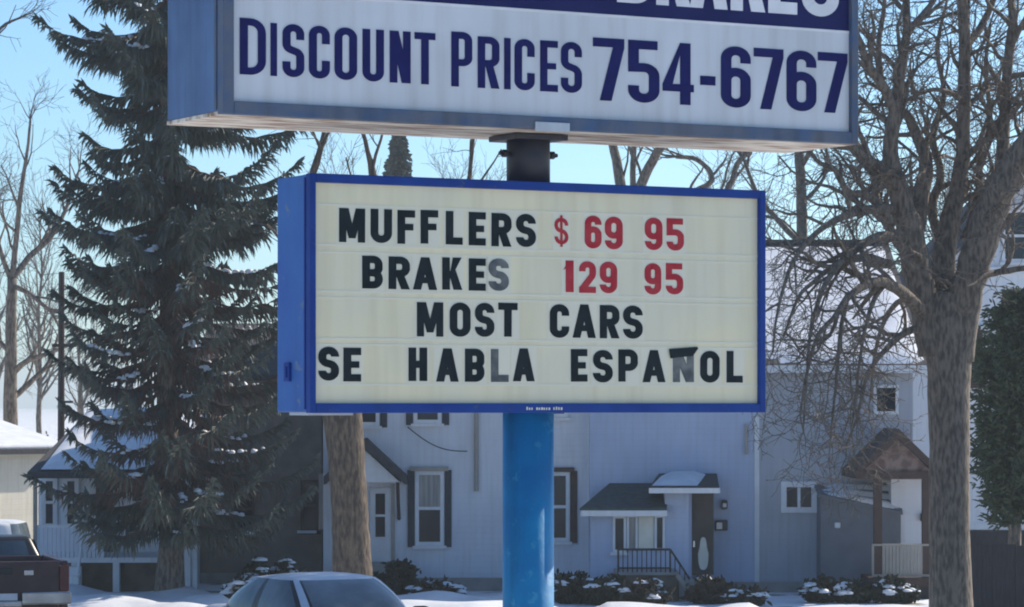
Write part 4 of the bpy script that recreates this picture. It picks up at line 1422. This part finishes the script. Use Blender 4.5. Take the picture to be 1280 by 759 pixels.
def spruce():
    Y = 60.0
    px = 211
    x0 = WX(px, Y)
    rnd = random.Random(77)
    root = thing('spruce_tree', 'tall dark spruce with sagging boughs and upturned tips beside the sign', 'tree', (x0, Y, 0))
    H = 16.6
    T = MB()
    pts = [Vector((x0 + .05 * math.sin(i * 1.3), Y, -.15 + (H + .1) * i / 14)) for i in range(15)]
    T.tube(pts, [.25 * (1 - .93 * i / 14) + (.08 if i == 0 else 0) for i in range(15)], 14)
    N, Dd, Bw, Sn = MB(), MB(), MB(), MB()
    z = 1.75
    k = 0
    while z < H - .1:
        nb = rnd.randint(5, 8) if z < 8 else rnd.randint(5, 7)
        a0 = rnd.uniform(0, 6.28)
        for j in range(nb):
            a = a0 + 2 * math.pi * j / nb + rnd.uniform(-.3, .3)
            zz = z + rnd.uniform(-.2, .2)
            base = (2.5 if zz > 6.5 else 2.25) * (1 + .12 * math.cos(a))
            if zz < 3.4: base = 2.5
            L = base * min(1, (H + .3 - zz) / 5.0) * rnd.uniform(.66, 1.14)
            if rnd.random() < .10: L *= 1.16
            if L < .15: continue
            out = Vector((math.cos(a), math.sin(a), 0))
            sag = rnd.uniform(.28, .5) if zz < 12 else rnd.uniform(.0, .25)
            lift = rnd.uniform(.30, .52)
            n = max(6, int(L / .16))
            B = []
            for i in range(n + 1):
                t = i / n
                B.append(Vector((x0, Y, zz)) + out * (L * t) + Vector((0, 0, L * (-sag * t * 1.25 + (sag * .75 + lift * .5) * t ** 2.6))) + rvec(rnd) * .02)
            Bw.tube(B, [max(.006, .035 * (1 - t / n) * min(1, L / 1.5)) for t in range(n + 1)], 4, cap=False)
            dead = 2.3 < zz < 6.6
            step = .034
            s = .14
            while s < L:
                t = s / L
                i = min(n - 1, int(t * n))
                p = B[i].lerp(B[i + 1], t * n - i)
                d = (B[i + 1] - B[i]).normalized()
                sd = Vector((-out.y, out.x, 0))
                isdead = dead and t < rnd.uniform(.45, .95)
                # side branchlets sweep forward and hang
                for sg in (-1, 1):
                    if rnd.random() < .18: continue
                    ll = (.16 + .38 * min(1, (1 - t) * 2.2 + .12) * min(1, L / 1.4)) * rnd.uniform(.6, 1.2)
                    dd = (d * rnd.uniform(.5, .9) + sd * sg * rnd.uniform(.5, 1) + Vector((0, 0, rnd.uniform(-.75, -.1)))).normalized()
                    if isdead:
                        if rnd.random() < .6: ribbon_leaf(Dd, p, dd, ll, .022, rnd, .7)
                        if rnd.random() < .35: ribbon_leaf(N, p, dd, ll * .8, .055, rnd, .7)
                    else:
                        q = p
                        ribbon_leaf(N, q, dd, ll, .042, rnd, .55)
                        if rnd.random() < .75:
                            q = p + dd * ll * rnd.uniform(.3, .6)
                            ribbon_leaf(N, q, (dd + sd * -sg * .3 + Vector((0, 0, -.8))).normalized(), ll * .55, .036, rnd, .6, False)
                # hanging curtains
                if rnd.random() < .55:
                    M_ = Dd if isdead and rnd.random() < .7 else N
                    ribbon_leaf(M_, p, Vector((rnd.uniform(-.3, .3), rnd.uniform(-.3, .3), -1)), rnd.uniform(.12, .48) * (1 if t < .8 else .45), .040 if M_ is N else .02, rnd, .3)
                s += step
            # old snow lying along the bough
            if rnd.random() < .45 and L > .6:
                t = rnd.uniform(.2, .5)
                te = t + rnd.uniform(.12, .4)
                while t < te:
                    i = min(n - 1, int(t * n))
                    p = B[i].lerp(B[i + 1], t * n - i)
                    lump(Sn, p + Vector((rnd.uniform(-.06, .06), rnd.uniform(-.06, .06), rnd.uniform(.0, .05))), rnd.uniform(.025, .075), rnd)
                    t += .075 / L
            # tip
            for q in range(5):
                ribbon_leaf(N, B[-1] - (B[-1] - B[-2]) * rnd.random(), (B[-1] - B[-2]).normalized() + rvec(rnd) * .35, .2 * rnd.uniform(.6, 1.2), .055, rnd, -.15)
        z += (.31 if z < 8 else .40) * rnd.uniform(.7, 1.35)
        k += 1
    T.build('trunk', 'bark', root, smooth=True)
    Bw.build('bough', 'dead_twig', root)['kind'] = 'stuff'
    N.build('crown', 'needle', root)
    Dd.build('dead_twigs', 'dead_twig', root)
    Sn.build('bough_snow', 'snow', root, smooth=True)['kind'] = 'stuff'


spruce()


def small_conifer(name, label, px, Y, zb, zt, wid, seed, m, dens=1.0, lean=0.0, ribw=.07, profile=None, ln=(.12, .26), per=3):
    rnd = random.Random(seed)
    x0 = WX(px, Y)
    root = thing(name, label, 'tree', (x0, Y, 0))
    T, N = MB(), MB()
    T.tube([Vector((x0, Y, -.1)), Vector((x0 + lean * .5, Y, zt * .5)), Vector((x0 + lean, Y, zt))], [.14, .09, .01], 8)
    z = zb
    while z < zt:
        f = (z - zb) / (zt - zb)
        rad = wid * (profile(f) if profile else (1 - f) ** .9)
        nb = max(4, int(9 * dens))
        for j in range(nb):
            a = rnd.uniform(0, 6.28)
            L = rad * rnd.uniform(.7, 1.15) + .05
            out = Vector((math.cos(a), math.sin(a), rnd.uniform(-.1, .35)))
            p0 = Vector((x0 + lean * z / zt, Y, z + rnd.uniform(-.1, .1)))
            n = max(3, int(L / .11))
            for i in range(1, n + 1):
                p = p0 + out * (L * i / n) + Vector((0, 0, .15 * L * (i / n) ** 2))
                for q in range(per):
                    ribbon_leaf(N, p + rvec(rnd) * .06, out + rvec(rnd) * .9, rnd.uniform(*ln), ribw, rnd, .2)
        z += .16 / dens
    T.build('trunk', 'bark', root)
    N.build('crown', m, root)
    return root


small_conifer('yew_tree', 'dense green evergreen in front of the white house wall', 1266, 54.0, WZ(652, 54), WZ(372, 54), .72, 5, 'yew', 1.9, .12, .035,
              lambda f: (.62 + .9 * f if f < .3 else .95 - .15 * (f - .3)) if f < .75 else .85 * (1 - (f - .75) * 2.6), (.07, .17), 5)
small_conifer('far_conifer', 'small far conifer tip poking up above the letter board', 492, 118.0, 7.0, WZ(166, 118), 1.15, 6, 'needle', 1.2, .2, .16)


# ---- shrubs
def shrub(px, Y, w, h, label, leaf, seed, snow=0.0, n=700, group=None, dep=None):
    rnd = random.Random(seed)
    x0 = WX(px, Y)
    root = thing('shrub', label, 'shrub', (x0, Y, 0), 0, group)
    S, N = MB(), MB()
    dep = dep or w * .8
    tips = []
    for i in range(26):
        a = rnd.uniform(0, 6.28)
        f = rnd.random() ** .5
        e = Vector((x0 + math.cos(a) * f * w * .48, Y + math.sin(a) * f * dep * .48, h * (1 - .55 * f * f) * rnd.uniform(.7, 1.05)))
        b = Vector((x0 + math.cos(a) * f * w * .12, Y + math.sin(a) * f * dep * .12, -.03))
        mid = b.lerp(e, .5) + rvec(rnd) * .06
        S.tube([b, mid, e], [.014, .010, .005], 4, cap=False)
        tips.append(e)
        for k in range(n // 26):
            p = b.lerp(e, rnd.uniform(.25, 1.02)) + rvec(rnd) * rnd.uniform(0, .13)
            if p.z < .02: continue
            ribbon_leaf(N, p, rvec(rnd) + Vector((0, 0, .3)), rnd.uniform(.08, .17), .06, rnd, .2)
    S.build('stem', 'twig', root)
    N.build('foliage', leaf, root)
    if snow > 0:
        C = MB()
        spots = []
        for e in tips:
            if rnd.random() < snow:
                spots.append((e, rnd.uniform(.05, .12)))
                for k in range(4):
                    o = Vector((rnd.uniform(-.10, .10), rnd.uniform(-.10, .10), rnd.uniform(-.05, .02)))
                    spots.append((e + o, rnd.uniform(.025, .075)))
        for e, bl in spots:
            nn, mm = 9, 4
            k = len(C.v)
            c = e + Vector((0, -.02, .0))
            C.v.append((c.x, c.y, c.z + bl * .62))
            for j in range(1, mm + 1):
                ph = j / mm * 1.75
                for i in range(nn):
                    a = 2 * math.pi * i / nn
                    r = bl * math.sin(min(ph, 1.57)) * (1 + .7 * noise.noise((c.x * 9 + math.cos(a), c.z * 9 + math.sin(a), j * .4)))
                    C.v.append((c.x + r * math.cos(a) * 1.25, c.y + r * math.sin(a), c.z + bl * .62 * math.cos(ph)))
            for i in range(nn):
                C.f.append((k, k + 1 + i, k + 1 + (i + 1) % nn))
                C.m.append(0)
                for j in range(mm - 1):
                    a = k + 1 + j * nn + i
                    b = k + 1 + j * nn + (i + 1) % nn
                    C.f.append((a, a + nn, b + nn, b))
                    C.m.append(0)
        C.build('snow_cap', 'snow', root, smooth=True)['kind'] = 'stuff'
    return root


G = 'shrubs along the house fronts'
shrub(343, 60.5, 1.5, .78, 'snow covered shrub by the brown house behind the silver sedan', 'shrub_leaf', 1, .7, 1500, G, 1.2)
shrub(308, 58.6, .9, .55, 'small snowy shrub beside the spruce trunk', 'shrub_leaf', 12, .45, 600, G)
shrub(494, 61.0, .95, .74, 'dark green shrub without snow by the white door', 'shrub_leaf', 2, 0, 1300, G)
shrub(545, 60.6, 1.1, .32, 'low flat snow laden shrub under the shuttered window', 'shrub_dry', 3, .55, 700, G)
shrub(716, 59.0, .9, .62, 'dark leafy shrub with snow patches right beside the blue post', 'shrub_leaf', 4, .28, 1300, G)
shrub(757, 58.6, .9, .60, 'leafy shrub flecked with snow before the entry porch corner', 'shrub_leaf', 5, .3, 1300, G)
shrub(806, 58.4, 1.0, .48, 'dry brown shrub with snow in front of the iron railing', 'shrub_dry', 6, .3, 1200, G)
shrub(886, 59.0, .9, .52, 'dry brown bush at the foot of the steps below the dark door', 'shrub_dry', 7, .12, 1300, G)
shrub(935, 58.4, 1.0, .30, 'low dry bush capped with snow before the white corner board', 'shrub_dry', 8, .45, 900, G)
shrub(1028, 59.4, .8, .46, 'dark round shrub with white snow cap below the sliding window', 'shrub_leaf', 9, .4, 1200, G)
shrub(1068, 59.2, .7, .40, 'dark shrub with little snow before the slate shed', 'shrub_leaf', 10, .25, 1100, G)
shrub(1117, 59.2, .9, .44, 'snow capped shrub at the foot of the brown gabled porch', 'shrub_leaf', 11, .4, 1200, G)
shrub(56, 86.0, 2.6, 3.6, 'tall shrub holding brown dead leaves beyond the cream garage', 'dry_leaf', 14, 0, 1500, None, 2.0)

# utility pole
p = thing('utility_pole', 'thin dark utility pole beside the spruce, with a short crossbar', 'pole', (WX(76, 70), 70, 0))
MB().tube([(WX(76, 70), 70, -.3), (WX(76.5, 70), 70, 3.5), (WX(77, 70), 70, WZ(340, 70))], [.085, .075, .065], 10).build('shaft', 'trim_brown', p)
mbox(p, 'crossbar', 'trim_brown', WX(66, 70), WX(96, 70), 69.9, 70.0, WZ(434, 70), WZ(430, 70))
mbox(p, 'crossbar', 'trim_brown', WX(74, 70), WX(92, 70), 69.88, 69.98, WZ(504, 70), WZ(501, 70))


# ------------------------------------------------------------------ vehicles
def superring(cx, a, b, z, n=6.0, N=96):
    out = []
    for i in range(N):
        q = 2 * math.pi * i / N
        c, s = math.cos(q), math.sin(q)
        # even spread along the outline
        k = (abs(c) ** n + abs(s) ** n) ** (-1.0 / n)
        out.append((cx + a * c * k, b * s * k, z))
    return out


def vehicle(name, label, loc, rz, p):
    """car with local x forward, y left"""
    root = thing(name, label, p['cat'], loc, rz)
    K = dict(world=False)
    # lower body: sections along x
    secs = p['body']       # (x, half width, z bottom, z top)
    M = MB()
    nn = 14
    for (x, w, zb, zt) in secs:
        prof = [(-.86, 0), (-.97, .12), (-1, .4), (-.995, .7), (-.95, .93), (-.80, 1.0), (-.4, 1.02), (.4, 1.02), (.80, 1.0), (.95, .93), (.995, .7), (1, .4), (.97, .12), (.86, 0)]
        M.v.extend([(x, yy * w, zb + (zt - zb) * zz) for yy, zz in prof])
    for i in range(len(secs) - 1):
        for j in range(nn):
            a, b = i * nn + j, i * nn + (j + 1) % nn
            M.f.append((a, a + nn, b + nn, b))
            M.m.append(0)
    M.f.append(tuple(range(nn)))
    M.f.append(tuple(range((len(secs) - 1) * nn + nn - 1, (len(secs) - 1) * nn - 1, -1)))
    M.m.extend([0, 0])
    M.build('body', p['paint'], root, smooth=True, **K)
    # greenhouse
    g = p['green']
    N = 192
    rings = []
    levels = [0, .06, .14, .3, .45, .6, .75, .86, .92, .97, 1.0]
    for s in levels:
        e = s ** 1.55
        xf = g['f0'] + (g['f1'] - g['f0']) * e
        xr = g['r0'] + (g['r1'] - g['r0']) * e
        w = g['w0'] + (g['w1'] - g['w0']) * s ** 1.9
        if s > .9:
            q = (s - .9) / .1
            xf -= .16 * q * q
            xr += .16 * q * q
            w -= .10 * q * q
        rings.append((superring((xf + xr) / 2, (xf - xr) / 2, w, g['z0'] + (g['z1'] - g['z0']) * (s if s < .9 else .9 + (s - .9) * .7), 4.0, N), (xf + xr) / 2, (xf - xr) / 2, w, s))
    lastr = rings[-1]
    for q in (.8, .5, .2):
        rings.append((superring(lastr[1], lastr[2] * q, lastr[3] * q, g['z1'] - .03 * (g['z1'] - g['z0']) + .035 * (1 - q * q), 3.6, N), lastr[1], lastr[2], lastr[3], 2))
    parts = {}
    allv = [v for rg in rings for v in rg[0]]

    def put(key, quad):
        parts.setdefault(key, []).append(quad)
    for i in range(len(rings) - 1):
        s0, s1 = rings[i][4], rings[i + 1][4]
        for j in range(N):
            a, b = i * N + j, i * N + (j + 1) % N
            quad = (a, b, b + N, a + N)
            c = sum((Vector(allv[k]) for k in quad), Vector()) / 4
            _, cx, hl, hw, s = rings[i]
            qa = 2 * math.pi * (j + .5) / N
            kq = (abs(math.cos(qa)) ** 4 + abs(math.sin(qa)) ** 4) ** -.25
            u, v = math.cos(qa) * kq, math.sin(qa) * kq
            key = 'body'
            an = math.degrees(math.atan2(abs(math.sin(qa)), math.cos(qa)))    # 0 straight ahead, 180 straight back
            sd_ = math.sin(qa) > 0
            if s0 >= .05 and s1 <= .93:
                if an < 40: key = 'windshield'
                elif an < 42 or 47.5 < an < 50: key = ('window_seal', sd_, an < 43)
                elif an > 141: key = 'rear_window' if g.get('rear', True) else 'body'
                elif 50 <= an < 131 and g.get('sides', True):
                    key = ('side_window', sd_, an < 92) if abs(an - 92) > 3.5 else ('pillar', sd_, 0)
            put(key, quad)
    kk = len(rings) - 1
    put('body', tuple(kk * N + j for j in range(N)))
    for key, quads in parts.items():
        m = MB()
        idx = {}
        glass = key != 'body' and key[0] not in ('pillar', 'window_seal')
        for qd in quads:
            f = []
            for k in qd:
                if k not in idx:
                    idx[k] = len(m.v)
                    m.v.append(allv[k])
                f.append(idx[k])
            m.f.append(tuple(f))
            m.m.append(0)
        nm = key if isinstance(key, str) else key[0]
        m.build('cabin' if nm == 'body' else nm, 'car_glass' if glass else ('car_dark' if key[0] in ('pillar', 'window_seal') else p['paint']), root, smooth=True, **K)
    for s in (-1, 1):
        if p.get('mirrors', True):
            m = MB()
            mx, my, mz = p['mirror']
            m.box(mx - .06, mx + .08, s * my - .09, s * my + .09, mz - .07, mz + .07)
            m.build('mirror', p.get('mirror_paint', p['paint']), root, bevel=.03, smooth=True, **K)
        m = MB()
        xf = secs[-1][0]
        m.box(xf - .16, xf + .012, s * secs[-1][1] * .62 - .17, s * secs[-1][1] * .62 + .17, secs[-1][3] - .22, secs[-1][3] - .07)
        m.build('headlight', 'lamp_clear', root, bevel=.02, **K)
        m = MB()
        xb = secs[0][0]
        m.box(xb - .012, xb + .1, s * secs[0][1] * .7 - .14, s * secs[0][1] * .7 + .14, secs[0][3] - .24, secs[0][3] - .06)
        m.build('tail_light', 'lamp_red', root, bevel=.02, **K)
    for wx in p['axles']:
        for s in (-1, 1):
            m = MB()
            r = p['wr']
            yy = s * p['track']
            m.tube([(wx, yy - .11, r), (wx, yy - .08, r), (wx, yy + .08, r), (wx, yy + .11, r)], [r * .9, r, r, r * .9], 24)
            w = m.build('wheel', 'rubber', root, **K)
            m = MB()
            m.tube([(wx, yy + s * .10, r), (wx, yy + s * .118, r)], [r * .62, r * .58], 16)
            m.build('rim', 'chrome', w, **K)
    return root


# silver-blue sedan, parked facing the camera, a little to the right
hd = R(-90 + 29)
vehicle('sedan_car', 'silver blue sedan parked behind the sign, frosted windscreen facing the street', (WX(408, 41.5), 41.6, 0), hd, dict(
    cat='car', paint='car_silver', mirror_paint='trim_brown',
    body=[(-2.32, .74, .38, .90), (-2.2, .86, .30, .98), (-1.7, .93, .24, 1.00), (-.8, .95, .22, .97), (.3, .95, .22, .95), (1.1, .94, .22, .93), (1.8, .84, .24, .84), (2.15, .76, .28, .74), (2.28, .66, .34, .66)],
    green=dict(z0=.93, z1=1.47, f0=1.20, f1=.25, r0=-1.9, r1=-.85, w0=.87, w1=.66),
    mirror=(.72, 1.0, 1.0), axles=(-1.38, 1.36), wr=.32, track=.78))

# white panel van, side on
vehicle('panel_van', 'plain white panel van parked behind the dark pickup', (WX(38, 53.5) - 2.42, 53.5, 0), R(180), dict(
    cat='van', paint='car_white',
    body=[(-2.45, .86, .35, 1.16), (-2.38, .93, .30, 1.20), (-1.0, .95, .25, 1.20), (.8, .95, .25, 1.18), (1.6, .92, .25, 1.08), (2.2, .84, .28, .92), (2.4, .74, .34, .80)],
    green=dict(z0=1.12, z1=1.76, f0=1.55, f1=.75, r0=-2.43, r1=-2.30, w0=.92, w1=.80, sides=False),
    mirror=(1.2, 1.02, 1.2), axles=(-1.5, 1.5), wr=.34, track=.82))


def pickup():
    a = R(90 + 17)
    hx, hy = math.cos(a), math.sin(a)
    tail = Vector((WX(88, 47) - .96, 47.0))
    c = tail + Vector((hx, hy)) * 2.75
    root = thing('pickup_truck', 'dark maroon pickup truck seen from behind, with a chrome bumper', 'pickup truck', (c.x, c.y, 0), a)
    K = dict(world=False)

    def bx(name, m, x0, x1, y0, y1, z0, z1, par=None, bev=.03, **k):
        return MB().box(x0, x1, y0, y1, z0, z1).build(name, m, par or root, bevel=bev, **K)
    M = MB()    # cab: tapered upper body
    M.hexa([(-.55, -.90, 1.24), (1.25, -.90, 1.24), (1.25, .90, 1.24), (-.55, .90, 1.24)], [(-.34, -.72, 1.64), (.55, -.72, 1.64), (.55, .72, 1.64), (-.34, .72, 1.64)])
    cab = M.build('cab', 'car_dark', root, bevel=.06, smooth=True, **K)
    M = MB()
    M.add([(-.555, -.70, 1.30), (-.555, .70, 1.30), (-.42, .62, 1.58), (-.42, -.62, 1.58)], [(0, 1, 2, 3)])
    for v in range(4): M.v[v] = (M.v[v][0] - .012, M.v[v][1], M.v[v][2])
    M.build('rear_window', 'car_glass', cab, **K)
    for s in (-1, 1):
        M = MB()
        y0, y1 = s * .885, s * .765
        q = [(-.30, y0, 1.31), (.95, y0, 1.31), (.62, y1 + s * .03, 1.58), (-.24, y1 + s * .03, 1.58)]
        q = [(x, y + s * .012, z) for x, y, z in q]
        M.add(q, [(0, 1, 2, 3) if s < 0 else (3, 2, 1, 0)])
        M.build('side_window', 'car_glass', cab, **K)
    M = MB()
    M.add([(1.215, -.74, 1.29), (1.215, .74, 1.29), (.68, .62, 1.58), (.68, -.62, 1.58)], [(3, 2, 1, 0)])
    for v in range(4): M.v[v] = (M.v[v][0] + .03, M.v[v][1], M.v[v][2])
    M.build('windshield', 'car_glass', cab, **K)
    bx('cab_body', 'car_maroon', -.62, 1.3, -.94, .94, .48, 1.26)
    bx('hood', 'car_maroon', 1.28, 2.68, -.92, .92, .5, 1.18)
    for s in (-1, 1): bx('bed_side', 'car_maroon', -2.62, -.64, s * .90 - .05, s * .90 + .05, .52, 1.37)
    bx('bed_floor', 'car_dark', -2.6, -.64, -.86, .86, .62, .72, bev=0)
    bx('bed_front', 'car_maroon', -.72, -.63, -.86, .86, .7, 1.36)
    tg = bx('tailgate', 'car_maroon', -2.72, -2.63, -.80, .80, .66, 1.37)
    bx('handle', 'car_dark', -2.735, -2.71, -.12, .12, 1.18, 1.28, tg, .008)
    bx('emblem', 'chrome', -2.735, -2.71, -.42, -.28, 1.16, 1.24, tg, .008)
    for s in (-1, 1):
        bx('tail_light', 'lamp_red', -2.735, -2.60, s * .88 - .07, s * .88 + .07, .92, 1.30, None, .015)
    bp = MB()
    bp.box(-2.95, -2.74, -.95, -.22, .74, .92)
    bp.box(-2.95, -2.74, .22, .95, .74, .92)
    bp.box(-2.93, -2.74, -.22, .22, .70, .80)
    bm_ = bp.build('bumper', 'chrome', root, bevel=.02, **K)
    bx('plate', 'letter_white', -2.945, -2.93, -.15, .15, .81, .91, bm_, 0)
    bx('hitch', 'car_dark', -2.9, -2.6, -.06, .06, .55, .66)
    for wx in (-1.75, 1.75):
        for s in (-1, 1):
            r = .38
            m = MB()
            yy = s * .80
            m.tube([(wx, yy - .13, r), (wx, yy - .1, r), (wx, yy + .1, r), (wx, yy + .13, r)], [r * .9, r, r, r * .9], 24)
            w = m.build('wheel', 'rubber', root, **K)
            m = MB()
            m.tube([(wx, yy + s * .12, r), (wx, yy + s * .14, r)], [r * .6, r * .55], 16)
            m.build('rim', 'chrome', w, **K)


pickup()


# ------------------------------------------------------------------ hazy winter air
hz = bpy.data.materials.new('haze_air')
hz.use_nodes = True
hn, hl = hz.node_tree.nodes, hz.node_tree.links
hn.remove(hn['Principled BSDF'])
pv = hn.new('ShaderNodeVolumePrincipled')
pv.inputs['Color'].default_value = (0.82, 0.92, 1.0, 1)
pv.inputs['Density'].default_value = 0.0006
pv.inputs['Anisotropy'].default_value = 0.2
hl.new(pv.outputs[0], hn['Material Output'].inputs['Volume'])
MATS['haze_air'] = hz
hb = MB().box(-1600, 1600, -300, 2600, -1.0, 19.5).build('haze', 'haze_air')
hb['kind'] = 'stuff'
